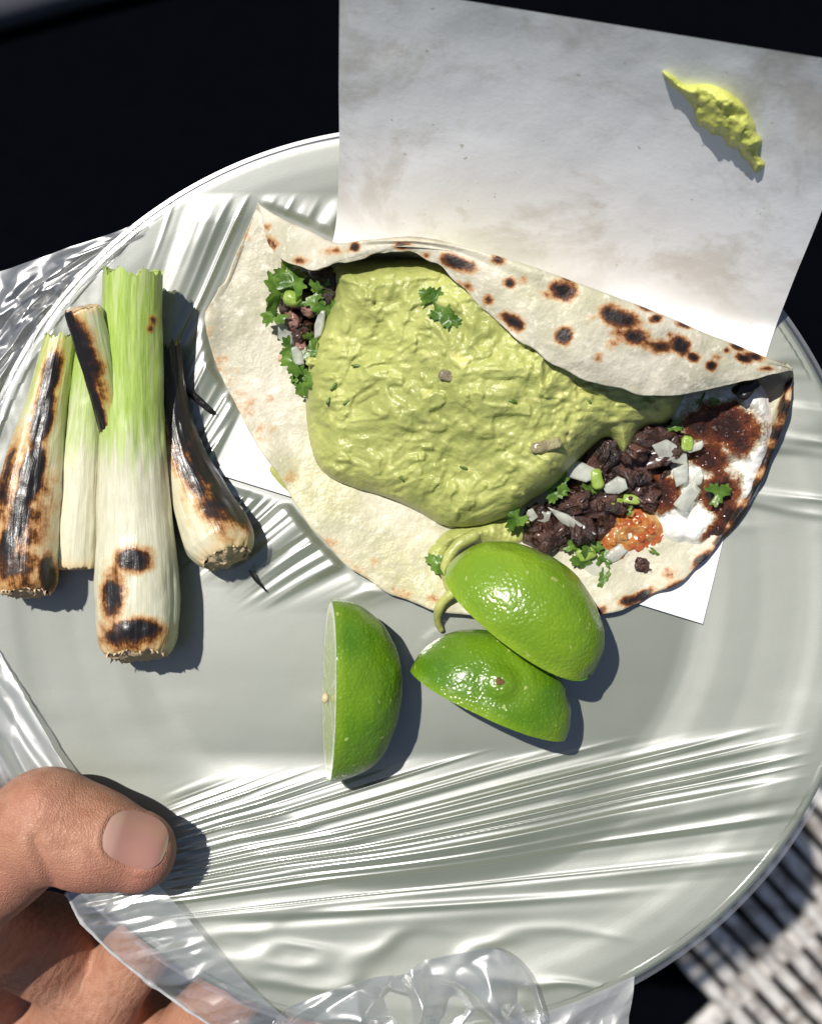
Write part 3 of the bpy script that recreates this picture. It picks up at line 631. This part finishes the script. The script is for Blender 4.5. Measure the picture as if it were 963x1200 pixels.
def lump(name, c, dims, rz, mat, parent, tilt=(0, 0), ex=.6, amp=.12, seed=0, n=(22, 14), bend=0.0, fr=2.0):
    th = np.linspace(0, 2*np.pi, n[0], endpoint=False)[:, None]; ph = np.linspace(-np.pi/2+.02, np.pi/2-.02, n[1])[None, :]
    sp = lambda v: np.sign(v)*np.abs(v)**ex
    x = sp(np.cos(ph))*sp(np.cos(th)); y = sp(np.cos(ph))*sp(np.sin(th)); z = sp(np.sin(ph))*np.ones_like(th)
    k = 1+amp*fbm(x*fr+seed*3.3, y*fr, z*fr, 3, seed)
    P = np.stack([x*dims[0]*k, y*dims[1]*k, z*dims[2]*k], -1)
    if bend: P[..., 2] += bend*dims[0]*(x**2-.4)
    from mathutils import Euler
    R = np.array(Euler((math.radians(tilt[0]), math.radians(tilt[1]), math.radians(-rz))).to_matrix())
    V = P @ R.T + U(c[0], c[1], c[2] + (float(base_z(c[0], c[1])) if parent is not None and parent.name == 'taco' else 0))
    F = [list(f) for f in grid_faces(n[0], n[1], cu=True)]
    F += [[i*n[1] for i in range(n[0])][::-1], [i*n[1]+n[1]-1 for i in range(n[0])]]
    return mesh_obj(name, V, F, mat, parent)
def leaf(c, size, rz, tilt, parent, mat=None, seed=0, name='cilantro_leaf', lobes=3, fold=.35, slim=1.0):
    N = 60; th = np.linspace(-np.pi, np.pi, N, endpoint=False)
    r = (.42+.58*np.abs(np.cos(th*lobes/2))**.7)*(1+.13*np.sin(th*13+seed)+.08*noise(th*4, seed, 0, seed))
    r *= np.where(np.abs(th) > 2.6, .35, 1)
    V = [(0, 0, 0)]; F = []
    rings = (.35, .7, 1.0)
    for k in rings:
        for t, rr_ in zip(th, r):
            x, y = size*rr_*k*math.cos(t), size*rr_*k*math.sin(t)*slim
            V.append((x, y, fold*abs(y)-.25*x*x/size+.12*size*noise(x/size*2.5, y/size*2.5, seed, 9)))
    for i in range(N): F.append([0, 1+i, 1+(i+1) % N])
    for k in range(2):
        for i in range(N): F.append([1+k*N+i, 1+(k+1)*N+i, 1+(k+1)*N+(i+1) % N, 1+k*N+(i+1) % N])
    from mathutils import Euler
    R = np.array(Euler((math.radians(tilt[0]), math.radians(tilt[1]), math.radians(-rz))).to_matrix())
    return mesh_obj(name, np.array(V) @ R.T + U(c[0], c[1], c[2]+float(base_z(c[0], c[1]))), F, mat or m_leaf, parent)
def shard(c, dims, rz, tilt, seed, parent=taco, mat=None, bend=.5):
    """cut piece of an onion layer: angular outline, curved, thin"""
    rg = np.random.default_rng(seed); n = int(rg.integers(4, 7))
    an = np.sort((np.arange(n)+rg.uniform(-.28, .28, n))*2*np.pi/n)+.6; rad = rg.uniform(.75, 1.15, n)
    P = np.stack([np.cos(an)*rad*dims[0]*1.15, np.sin(an)*rad*dims[1]*1.15], -1)
    out = np.concatenate([P[k]*(1-t)+P[(k+1) % n]*t for k in range(n) for t in (np.arange(7)/7)[:, None, None]]).reshape(-1, 2)
    m = len(out); V = []; F = []
    for sd in (1, -1):
        for k in (.12, .45, .75, .93, 1.0):
            z = sd*dims[2]*(.5 if k < 1 else .2)
            for x, y in out*k: V.append((x, y, z - bend*y*y/(dims[1]*2.0) + .10*dims[1]*noise(x/dims[0]*1.5, y/dims[1], 0, seed)))
    nr_ = 5
    for sd in (0, 1):
        o0 = sd*nr_*m
        for k in range(nr_-1):
            for i in range(m):
                f = [o0+k*m+i, o0+(k+1)*m+i, o0+(k+1)*m+(i+1) % m, o0+k*m+(i+1) % m]; F.append(f if sd == 0 else f[::-1])
        f = [o0+i for i in range(m)]; F.append(f if sd == 0 else f[::-1])
    for i in range(m): F.append([(nr_-1)*m+i, (2*nr_-1)*m+i, (2*nr_-1)*m+(i+1) % m, (nr_-1)*m+(i+1) % m])
    from mathutils import Euler
    R = np.array(Euler((math.radians(tilt[0]), math.radians(tilt[1]), math.radians(-rz))).to_matrix())
    return mesh_obj('onion_piece', np.array(V) @ R.T + U(c[0], c[1], c[2]+float(base_z(c[0], c[1]))), F, mat or m_shard, parent)
# filling at the open left side
blob('meat_filling', [(322,330),(345,318),(395,310),(410,330),(395,380),(375,440),(360,470),(345,430),(335,400),(325,372)], 9, 30, m_meat, 431, 12, rough=(12, .6))
for i, (x, y, z, s) in enumerate([(350,352,42,13),(378,328,58,16),(343,376,36,12),(352,392,40,11),(366,360,50,12),(338,352,36,10),(355,410,38,10),(386,350,62,12)]):
    lump('meat_chunk', (x, y, z), (s, s*.8, s*.7), 37*i, m_meat if i % 2 else mat_meat('pink_meat', (.16, .07, .05), (.36, .19, .15)), taco, (10*i, -8*i), .7, .3, 440+i)
for i, (x, y, z, s, rz, tl) in enumerate([(328,345,52,24,250,(20,-20)),(322,368,46,17,150,(10,10)),(345,333,58,20,300,(-20,10)),(372,345,68,17,20,(30,0)),(382,362,66,16,80,(10,30)),(346,425,46,19,200,(15,10)),(340,408,44,14,130,(-15,5)),(355,450,42,16,100,(20,20)),(352,438,44,13,20,(0,-20)),(376,338,66,13,200,(0,20)),
                                                   (365,398,54,12,330,(30,10)),(334,320,50,14,290,(10,-10)),(372,412,56,11,60,(20,0))]):
    leaf((x, y, z), s, rz, tl, taco, seed=i+1)
lump('spring_onion_slice', (343, 350, 58), (11, 9, 8), 20, m_stem, taco, ex=.8, amp=.1, seed=3)
strand('cilantro_stem', [(338,352,60),(352,356,62),(368,352,64),(386,346,70)], [4, 4, 4, 4], m_leaf, taco, 5)
shard((374, 382, 64), (16, 6, 4), 100, (20, 10), 5)
shard((334, 392, 40), (15, 10, 4), 60, (0, 20), 6)
shard((348, 418, 48), (13, 6, 4), 70, (0, 10), 7)
lump('onion_piece', (368, 424, 52), (9, 6, 5), 10, m_guac, taco, (0, 10), .7, .25, 8)
# bits on the guacamole
def gz(x, y): return float(guac_h(np.array([x*1.0]), np.array([y*1.0]), np.array([100.0]))[0])
for i, (x, y, s, rz) in enumerate([(508,352,14,300),(518,368,13,60),(528,374,11,20),(500,345,9,200)]):
    leaf((x, y, gz(x, y)+3), s, rz, (10, -10), taco, seed=20+i)
for x, y, L, rz in [(421,429,9,5),(392,452,7,-50),(408,470,7,-35),(385,470,5,-60),(543,548,5,20),(470,560,5,50),(600,470,5,10),(690,470,4,60)]:
    lump('herb_fleck', (x, y, gz(x, y)+.3), (L, 1.6, 1.6), rz, m_leaf, taco, seed=int(x), n=(10, 6))
lump('meat_crumb', (523, 440, gz(523, 440)), (8, 6, 3), 20, mat_meat('dull_meat', (.20, .16, .10), (.30, .25, .14)), taco, seed=8)
lump('meat_crumb', (640, 522, gz(640, 522)-2), (17, 7, 5), -15, mat_meat('olive_meat', (.24, .20, .10), (.36, .32, .17)), taco, seed=9)
# filling at the open right side
blob('meat_filling', [(610,600),(640,575),(670,545),(690,515),(720,490),(790,470),(810,490),(795,550),(770,590),(740,610),(700,640),(650,650),(610,640)], 9, 20, mat_meat('dark_meat', (.012, .006, .005), (.075, .030, .020)), 451, 14, rough=(15, .9))
for i, (x, y, z, s) in enumerate([(700,590,28,18),(735,545,34,22),(715,560,30,17),(760,535,34,20),(745,575,26,16),(680,610,26,18),(650,628,26,17),(775,515,38,20),(635,615,26,15),(700,540,36,20),(665,590,30,16),(728,520,40,20)]):
    lump('meat_chunk', (x, y, z), (s*1.6, s*.8, s*.5), 53*i, m_meat, taco, (4*i, 3*i), .6, .35, 460+i, (34, 22))
CH = [(770,470),(800,456),(850,446),(888,452),(901,486),(899,530),(889,565),(870,600),(848,628),(818,642),(780,634),(764,606),(750,598),(750,556),(785,540),(792,505)]
def cheese_char(x, y, D):
    c = spotfield(x, y, [(850,500,40,27,10,1),(822,500,22,18,0,1),(828,538,26,20,0,.9),(842,578,24,28,0,1),(856,606,20,20,-50,1),(838,622,22,12,-30,1),(775,578,21,23,0,1),(868,518,15,17,0,.9)], -1.4)
    return c - .9*np.exp(-(((x-805)/22)**2+((y-615)/16)**2)) - .8*np.exp(-(((x-812)/12)**2+((y-555)/12)**2))
blob('griddled_cheese', CH, 9, 17, m_cheese, 471, 7, 1.3, (16, .35), attrs={'char': cheese_char}, base=lambda x, y: 9+16*sstep(560, 470, y)+8*sstep(850, 900, x))
blob('tomato_salsa', [(690,614),(704,596),(735,590),(766,598),(782,616),(780,636),(764,648),(744,654),(722,660),(704,654),(694,634)], 13, 9, m_salsa, 481, 10, 1.3, (11, .5))
for i, (x, y, s) in enumerate([(712,604,7),(745,612,6),(730,628,6),(752,630,5),(722,612,5),(738,602,5),(762,622,5),(718,636,4)]): lump('tomato_piece', (x, y, 21), (s, s*.8, 3.5), 40*i, m_salsa, taco, ex=.7, amp=.2, seed=490+i)
for i, (x, y, z, a, b, c_, rz, tl) in enumerate([(786,532,44,25,13,4,20,(12,10)),(814,524,46,12,5,4,-25,(0,0)),(806,580,42,20,13,4,-62,(10,-8)),(798,556,44,12,14,4,70,(0,15)),(681,552,46,20,11,5,12,(-15,0)),(722,569,42,15,9,5,-10,(10,0)),(668,612,34,30,7,4,32,(20,0)),
                                                       (637,606,40,8,9,4,60,(20,0)),(622,604,42,7,9,4,40,(0,10)),(722,648,20,14,9,4,-35,(0,0)),(697,666,16,20,12,3,40,(0,0)),(818,560,44,6,8,3,20,(10,0))]):
    shard((x, y, z+1), (a*.95, b*.92, c_*.7), rz, tl, 500+i)
for i, (x, y, z, a, b, c_, rz) in enumerate([(699,562,46,7,12,6,-10),(719,588,30,10,6,6,10),(740,585,30,11,6,6,8),(805,520,46,7,9,5,0),(686,648,20,12,9,7,-30)]):
    lump('spring_onion_slice', (x, y, z), (a, b, c_), rz, m_stem, taco, ex=.6, amp=.12, seed=520+i)
for i, (x, y, z, s, rz, tl, sl) in enumerate([(840,578,42,17,340,(0,0),.8),(690,640,26,15,250,(20,0),1),(682,655,22,15,60,(0,20),1),(707,655,20,13,280,(0,0),.7),(706,678,18,18,110,(0,0),.35),(655,566,50,16,60,(0,0),.8),(650,578,46,12,120,(10,0),1),(765,646,20,8,30,(0,0),.4),(655,548,52,13,200,(0,20),.8),(690,578,36,18,15,(30,0),.7),
                                                    (605,608,44,18,130,(20,20),.7),(512,660,30,17,210,(10,20),.7),(820,470,52,12,300,(0,0),.25),(836,470,50,8,0,(0,0),.6),(768,512,46,14,20,(10,0),.6),(735,596,26,9,80,(0,0),.7),(668,640,26,12,10,(0,0),.6),(790,500,48,12,160,(10,10),.6)]):
    leaf((x, y, z), s, rz, tl, taco, seed=40+i, slim=sl)
lump('meat_crumb', (751, 662, 14), (8, 9, 5), 20, m_meat, taco, seed=10, amp=.3)
lump('meat_crumb', (763, 668, 13), (4, 3, 3), 20, m_meat, taco, seed=11, amp=.3)
lump('charred_crumb', (874, 454, 58), (15, 9, 8), -45, m_char, taco, ex=.6, seed=12, amp=.25)

# ------------------------------------------------------------------ lime wedges
def lime(label, c, n, e1, dims, nub=None, yellow=.2, spin=0, seed=0):
    """c centre of the cut face (picture, height); n dome axis; e1 long axis of the cut face; dims (half length, half width, dome depth)"""
    n = np.array(n, float); n /= np.linalg.norm(n); e1 = np.array([e1[0], e1[1], 0.0]); e1 -= n*(e1@n); e1 /= np.linalg.norm(e1); e2 = np.cross(n, e1)
    cc = U(*c); t = thing('lime_wedge', (cc[0], cc[1], 3), label, 'lime', 'cut lime pieces on the plate')
    NA_, NR = 120, 70
    th = np.linspace(0, 2*np.pi, NA_, endpoint=False)[:, None]; ph = np.linspace(0.0, 1.0, NR)[None, :]
    p = ph*np.pi/2
    pt = .10*np.exp(-((np.abs(np.cos(th))-1)/.10)**2)*0
    ca = np.sign(np.cos(th))*np.abs(np.cos(th))**.92; sa = np.sign(np.sin(th))*np.abs(np.sin(th))
    x = dims[0]*ca*np.cos(p)**.93*(1+.02*noise(th*1.3, ph*2, 0, seed)); y = dims[1]*sa*np.cos(p)**.93; z = dims[2]*np.sin(p)*np.ones_like(th)
    V = cc + x[..., None]*e1 + y[..., None]*e2 + z[..., None]*n
    nn = x[..., None]/dims[0]**2*e1 + y[..., None]/dims[1]**2*e2 + z[..., None]/dims[2]**2*n; nn /= np.linalg.norm(nn, axis=-1, keepdims=True)
    V = V + nn*(1.5*fbm(V[..., 0]/35, V[..., 1]/35, V[..., 2]/35, 3, seed))[..., None]
    if nub is not None:
        q = PR(V); d = np.hypot(q[..., 0]-nub[0], q[..., 1]-nub[1])
        V = V + nn*((4.5*np.exp(-(d/15)**2) - 3.5*np.exp(-(d/5)**2)) - 2.0*np.exp(-((d-24)/8)**2))[..., None]
    yl = np.clip(yellow + .25*fbm(V[..., 0]/60, V[..., 1]/60, V[..., 2]/60, 2, seed+3) + .35*sstep(.12, 0, ph), 0, 1)
    mesh_obj('rind', V, grid_faces(NA_, NR, cu=True), m_lime, t, {'yellow': yl})
    rr = np.linspace(0, 1, 24)[None, :]
    X = dims[0]*ca*rr*.995; Yv = dims[1]*sa*rr*.995; Zv = -3.5*(1-rr**6)*np.ones_like(th) + 1.8*fbm(X/9, Yv/9, 0, 2, seed)*(1-rr**8)
    Zv = -Zv*.2 - 1.2*(1-rr**8)
    Vf = cc + X[..., None]*e1 + Yv[..., None]*e2 + Zv[..., None]*n
    sg = np.abs(((th/(2*np.pi)*9) % 1)-.5)*2*np.ones_like(rr)
    mesh_obj('cut_flesh', Vf, grid_faces(NA_, 24, cu=True)[:, ::-1], m_flesh, t, {'rad': np.ones_like(th)*rr, 'seg': 1-sg})
    if nub is not None:
        q = PR(V); vis = V[..., 2] > cc[2]; d = np.where(vis, np.hypot(q[..., 0]-nub[0], q[..., 1]-nub[1]), 1e9); i = np.unravel_index(d.argmin(), d.shape)
        pr_ = PR(V[i][None])[0]; lump('stem_scar', (pr_[0], pr_[1], V[i][2]+.2), (5, 4, 1.6), 30, m_scar, t, seed=4, amp=.25)
    return t
lime('half lime standing on its side with pale cut face showing, apart from the other two', (386, 809, 64), (1, -.02, -.19), (-.03, 1), (103, 64, 82), None, .08, seed=601)
lime('lime half with a brown stem scar, lying under the glossy one', (572, 824, 68), (.40, .90, .14), (.92, -.39), (94, 62, 80), (587, 800), .12, seed=602)
lime('brightest glossy lime half leaning on another one against the taco', (607, 727, 86), (.56, .76, .42), (.80, -.60), (99, 68, 80), None, .50, seed=603)
lump('lime_seed', (381, 818, 72), (4, 6, 3.5), 10, M_plain('lime_seed', (.52, .42, .26), .5), bpy.data.objects['lime_wedge'], ex=.95, amp=.1, seed=3)

# ------------------------------------------------------------------ grilled spring onions
def onion(label, P, R, spots, green, tan=0.0, root=True, ns=220, nr=97, seed=0, flare=True, topflare=0.0):
    P = [(p[0], p[1], p[2]+float(base_z(p[0], p[1]))) for p in P]; Pu = [U(*p) for p in P]; Rr_ = [r*(H-p[2])/H for r, p in zip(R, P)]
    c, r, t, e1, e2, _ = tube(Pu, Rr_, ns, nr)
    a = np.linspace(-np.pi/2, 1.5*np.pi, nr)
    s = np.concatenate([[0], np.cumsum(np.linalg.norm(np.diff(c, axis=0), axis=1))]); L = s[-1]; tt_ = s/L
    if root:
        k = np.clip(s/(.55*r[0]), 0, 1); r = r*(.76+.24*np.sqrt(1-(1-k)**2))
    else:
        k = np.clip(s/(.3*r[0]), 0, 1); r = r*(.90+.10*np.sqrt(1-(1-k)**2))
    r = r*(1+topflare*sstep(.93, 1, tt_))
    A2 = a[None, :]; T2 = tt_[:, None]
    wrap = np.cos(A2), np.sin(A2)
    rm = r[:, None]*(1+.035*fbm(wrap[0]*1.4+seed, wrap[1]*1.4, T2*7, 3, seed)+.010*noise(A2*9, T2*2, seed, seed+2)) + .8*noise(wrap[0]*6, wrap[1]*6, T2*5, seed+4)
    # outer layers end unevenly
    lay = sstep(-.02, .02, T2-(.62+.12*noise(wrap[0]*2, wrap[1]*2, 0, seed+6))); rm = rm*(1-.03*lay)
    V = c[:, None]+rm[..., None]*(np.cos(A2)[..., None]*e1[:, None]+np.sin(A2)[..., None]*e2[:, None])
    # ragged ends
    rag = 4.0*noise(wrap[0]*5, wrap[1]*5, 1, seed+8)+3.0*noise(wrap[0]*11, wrap[1]*11, 1, seed+9)
    V = V + t[:, None]*(rag*sstep(.96, 1, T2)*1.3 + rag*.4*sstep(.03, 0, T2))[..., None]
    q = PR(V); ch = spotfield(q[..., 0], q[..., 1], spots, -1.1)
    b = c[0] if root else c[0]
    o = thing('grilled_spring_onion', (c[0][0], c[0][1], 3), label, 'spring onion', 'grilled spring onions on the plate')
    gr_ = np.interp(tt_, green[0], green[1])[:, None]*np.ones_like(A2)
    tn = tan*np.ones_like(rm) + .75*sstep(.055, .0, T2)
    mesh_obj('stalk', V, grid_faces(ns, nr), m_onion, o, {'tt': T2*L/100*np.ones_like(A2), 'ang': A2*np.ones_like(T2), 'green': gr_, 'char': ch, 'tan': np.clip(tn, 0, 1)})
    def cap(name, i, d, mat, depth, rings, rg):
        ar = a[:-1]; VV = []
        for k in range(rings):
            f = 1-k/(rings-1)*.98
            zz = depth*(1-f*f) + rg*noise(np.cos(ar)*4*f+3, np.sin(ar)*4*f, k, seed+20+k)
            ring = c[i]+f*1.0*(V[i, :-1]-c[i]) + t[i]*d*zz[:, None]
            VV.append(ring)
        mesh_obj(name, np.array(VV), grid_faces(rings, nr-1, cv=True), mat, o)
    if root:
        cap('root_end', 0, -1, m_root, 5, 7, 3.0)
        N = 34   # ragged root fringe
        VV, FF = [], []
        for k in range(N):
            an = 2*math.pi*k/N+random.uniform(-.1, .1); d = math.cos(an)*e1[0]+math.sin(an)*e2[0]
            base = c[0]+d*r[0]*1.0+t[0]*random.uniform(-1, 5); tip = base+d*random.uniform(1.0, 4)-t[0]*random.uniform(1, 6); sd = np.cross(t[0], d)*random.uniform(2, 4)
            i0 = len(VV); VV += [base+sd, base-sd, base+d*2.5, tip]; FF += [[i0, i0+1, i0+3], [i0+1, i0+2, i0+3], [i0+2, i0, i0+3]]
        mesh_obj('root_fringe', VV, FF, m_root, o, smooth=False)
    else: cap('root_end', 0, -1, m_root, 3, 6, 1.0)
    cap('cut_top', -1, 1, m_topcut, -8, 7, 2.5)
    return o
m_topcut = M_plain('cut_top_green', (.40, .48, .14), .5, .4, .35, 300, .5)
onion('thick pale spring onion with bright green top and three small char spots', [(161,768,62),(161,733,54),(160,680,50),(158,600,50),(156,500,56),(155,400,62),(156,318,66)], [44,47,48,43,38,36,35],
      [(158,656,21,14,0,1),(133,700,12,30,0,.62),(130,690,10,12,0,.8),(160,738,30,13,0,1),(150,745,34,16,0,.55),(180,375,3,4,0,.3),(176,385,3,3,0,.3)], ([0,.35,.5,.62,.8,1],[0,.1,.38,.6,.75,.85]), seed=701)
onion('spring onion heavily blackened down its length, with browned bulb', [(30,694,50),(31,645,42),(38,570,36),(55,480,30),(72,396,26)], [36,39,37,26,19],
      [(60,440,11,32,12,1.05),(50,490,12,42,14,1.05),(36,560,14,50,14,1.05),(24,605,13,34,10,1),(10,640,12,24,0,.8),(56,672,10,22,0,1),(16,660,26,34,0,.40),(28,610,22,50,12,.40),(5,570,10,50,14,.45)], ([0,.4,.6,1],[0,.25,.45,.6]), tan=.25, seed=702)
onion('slim unburnt white spring onion between the blackened one and the thick one', [(90,664,26),(92,620,27),(98,540,28),(106,450,30),(118,372,34)], [27,27,25,22,22], [(118,668,5,5,0,.5)], ([0,.3,.5,1],[0,.15,.45,.7]), root=False, seed=703)
onion('short green spring onion top with a shiny dark burnt edge', [(98,362,88),(110,410,84),(124,470,74),(140,540,50),(150,600,28)], [22,20,16,14,12],
      [(80,374,9,20,-20,1.1),(87,396,10,34,-20,1.1),(98,432,9,44,-19,1.0),(114,482,9,44,-18,1.0),(100,410,12,56,-20,.6)], ([0,.3,1],[.4,.5,.75]), root=False, seed=704)
onion('pale spring onion bulb with black charred upper side beside the thick one', [(265,654,54),(256,630,44),(236,586,34),(214,530,30),(202,470,28),(196,405,26)], [34,40,34,25,19,16],
      [(266,582,15,40,-34,1.1),(240,542,15,44,-30,1.1),(212,488,18,50,-10,1.1),(198,430,22,60,0,1.1),(226,556,12,56,-28,.55),(252,596,18,30,-34,.45)], ([0,.5,1],[0,.1,.3]), tan=.10, seed=705)
sl = lump('charred_sliver', (230, 466, 13), (27, 4, 3), 42, m_char, None, (0, 8), .8, .2, 706); tag(sl, 'thin black burnt sliver of leaf lying on the film', 'burnt sliver')
strand_o = strand('root_hair', [(292,668,20),(300,680,12),(306,686,7),(313,694,6)], [2.2, 1.8, 1.4, .8], m_char, bpy.data.objects['grilled_spring_onion.004'], 6, 16, 6)

# ------------------------------------------------------------------ hand holding the plate
def hand():
    hs = 3.6
    prims = []   # round cones: a, ra, b, rb, blend
    def chain(pts, k):
        for (p, ra), (q_, rb) in zip(pts[:-1], pts[1:]): prims.append((U(p[0], p[1], p[2]-17), ra, U(q_[0], q_[1], q_[2]-17), rb, k))
    chain([((-120,1560,-430), 125), ((-60,1420,-400), 110), ((20,1300,-360), 96)], 40)       # wrist to palm
    chain([((-60,1420,-400), 95), ((-185,1230,-290), 92)], 45)                                # ball of the thumb
    chain([((-185,1230,-290), 92), ((-92,1082,-4), 82), ((-14,1008,82), 60), ((56,966,116), 59)], 30)
    chain([((56,966,116), 58), ((105,983,112), 54), ((158,997,101), 45.5)], 14)
    chain([((-40,1240,-400), 92), ((110,1195,-340), 66)], 40); chain([((-110,1130,-100), 50), ((40,1160,-370), 66)], 60); chain([((-34,1078,-20), 42), ((50,1105,-170), 50), ((130,1175,-290), 64), ((215,1260,-340), 66)], 60)
    chain([((110,1195,-340), 62), ((215,1260,-340), 66)], 40); chain([((-40,1240,-400), 92), ((215,1300,-360), 72)], 40)
    for (m, p1, p2, p3, rad) in [((120,1170,-200), (230,1020,-115), (300,935,-78), (345,885,-58), 1.0), ((200,1235,-240), (330,1100,-120), (410,1015,-84), (460,962,-62), 1.03), ((270,1310,-260), (395,1190,-120), (475,1115,-84), (520,1068,-62), .98), ((325,1395,-260), (425,1295,-120), (488,1232,-80), (528,1192,-60), .86)]:
        chain([((20,1300,-360), 80), (m, 52*rad)], 36); chain([(m, 48*rad), (p1, 41*rad), (p2, 37*rad), (p3, 31*rad)], 9)
    lo = np.min([np.minimum(a_-ra, b_-rb) for a_, ra, b_, rb, k in prims], 0)-30; hi = np.max([np.maximum(a_+ra, b_+rb) for a_, ra, b_, rb, k in prims], 0)+30
    lo[1] = max(lo[1], -1010)
    n = np.ceil((hi-lo)/hs).astype(int); f = np.full(n, 60.0, np.float32)
    for a_, ra, b_, rb, k in prims:
        i0 = np.maximum(((np.minimum(a_-ra, b_-rb)-70-lo)/hs).astype(int), 0); i1 = np.minimum(((np.maximum(a_+ra, b_+rb)+70-lo)/hs).astype(int)+1, n)
        if (i1 <= i0).any(): continue
        g_ = [lo[d]+hs*np.arange(i0[d], i1[d]) for d in range(3)]
        x, y, z = np.meshgrid(*g_, indexing='ij', sparse=True); ab = b_-a_
        t = np.clip(((x-a_[0])*ab[0]+(y-a_[1])*ab[1]+(z-a_[2])*ab[2])/(ab@ab), 0, 1)
        d = np.sqrt((x-a_[0]-t*ab[0])**2+(y-a_[1]-t*ab[1])**2+(z-a_[2]-t*ab[2])**2)-(ra+(rb-ra)*t)
        sl_ = tuple(slice(i0[d_], i1[d_]) for d_ in range(3)); c = f[sl_]
        h = np.clip(.5+.5*(c-d)/k, 0, 1); f[sl_] = c*(1-h)+d*h-k*h*(1-h)
    V, F = surface_nets(f, lo, hs)
    return V, F, f, lo, hs
def surface_nets_sparse(): pass
V, F, ff, flo, fhs = hand()
q = PR(V)
top = V[:, 2] > 28
# knuckle, tip and nail bed shaping
e = np.exp(-(((q[:, 0]-42)/26)**2+((q[:, 1]-925)/24)**2)); V[:, 2] += top*7*e
cre = np.exp(-((seg_d(q[:, 0], q[:, 1], (40, 985), (62, 1035)))/7)**2)*top; V[:, 2] -= 6*cre
ax = np.array([.955, .297]); pxn = np.array([159, 984])
def nail_uv(qx, qy):
    dx, dy = qx-pxn[0], qy-pxn[1]; return dx*ax[0]+dy*ax[1], -dx*ax[1]+dy*ax[0]
NLn, NWd = 38.0, 33.0
u_, v_ = nail_uv(q[:, 0], q[:, 1]); qn = (np.abs(u_/NLn)**2.6+np.abs(v_/NWd)**2.6)**(1/2.6)
V[:, 2] += top*(-4.2*sstep(1.02, .90, qn) + 2.0*np.exp(-((qn-1.13)/.10)**2)*sstep(45, 10, u_))
red = np.clip(np.exp(-((q[:, 0]-190)/40)**2)*.6*top + .55*np.exp(-((q[:, 1]-1040)/30)**2)*top + .4*np.exp(-(((q[:, 0]-45)/30)**2+((q[:, 1]-940)/24)**2)), 0, 1)
crs = np.clip(np.exp(-(((q[:, 0]-50)/36)**2+((q[:, 1]-950)/34)**2))*.5*top + (~top)*1.0, 0, 1)
ho = mesh_obj('hand', V, F, m_skin, None, {'red': red, 'crease': crs})
tag(ho, 'bare left hand gripping the plate edge with its thumb over the film', 'hand')
# nail plate: follows the thumb, slightly arched
nu, nv = 44, 40
uu = np.linspace(-1, 1, nu)[:, None]; vv = np.linspace(-1, 1, nv)[None, :]
a1 = uu*np.sqrt(1-vv**2/2); a2 = vv*np.sqrt(1-uu**2/2)          # square to disc
rr = np.hypot(a1, a2); an = np.arctan2(a2, a1); sq = 1/(np.abs(np.cos(an))**2.6+np.abs(np.sin(an))**2.6)**(1/2.6)
un, vn = a1*sq*NLn, a2*sq*NWd
qx = pxn[0]+un*ax[0]-vn*ax[1]; qy = pxn[1]+un*ax[1]+vn*ax[0]
def thumb_top(qx, qy):
    zs = np.linspace(175, 30, 200); best = np.full(qx.shape, np.nan)
    for z in zs:
        v = U(qx, qy, z); i = np.clip(((v-flo)/fhs), 0, np.array(ff.shape)-1.001); b = i.astype(int); fr = i-b; val = 0
        for dx in (0, 1):
            for dy in (0, 1):
                for dz in (0, 1): val = val + ff[b[..., 0]+dx, b[..., 1]+dy, b[..., 2]+dz]*(fr[..., 0] if dx else 1-fr[..., 0])*(fr[..., 1] if dy else 1-fr[..., 1])*(fr[..., 2] if dz else 1-fr[..., 2])
        best = np.where(np.isnan(best) & (val < 0), z, best)
    return best
zt = thumb_top(qx, qy); zt = np.where(np.isnan(zt), np.nanmin(zt), zt)
Bm = np.stack([np.ones(zt.size), un.ravel()/40, vn.ravel()/40, (un.ravel()/40)**2, (vn.ravel()/40)**2, (un*vn).ravel()/1600, (vn.ravel()/40)**4, (un.ravel()/40)**3, (un.ravel()/40)**4], 1)
co_, *_ = np.linalg.lstsq(Bm, zt.ravel(), rcond=None); zn = (Bm@co_).reshape(zt.shape) + .1 + 1.0*sstep(.5, 1, un/NLn)
mesh_obj('thumbnail', U(qx, qy, zn), grid_faces(nu, nv)[:, ::-1], m_nail, ho, {'along': (un/NLn+1)/2})

for o in sc.objects:
    if 'ploc' in o: del o['ploc']
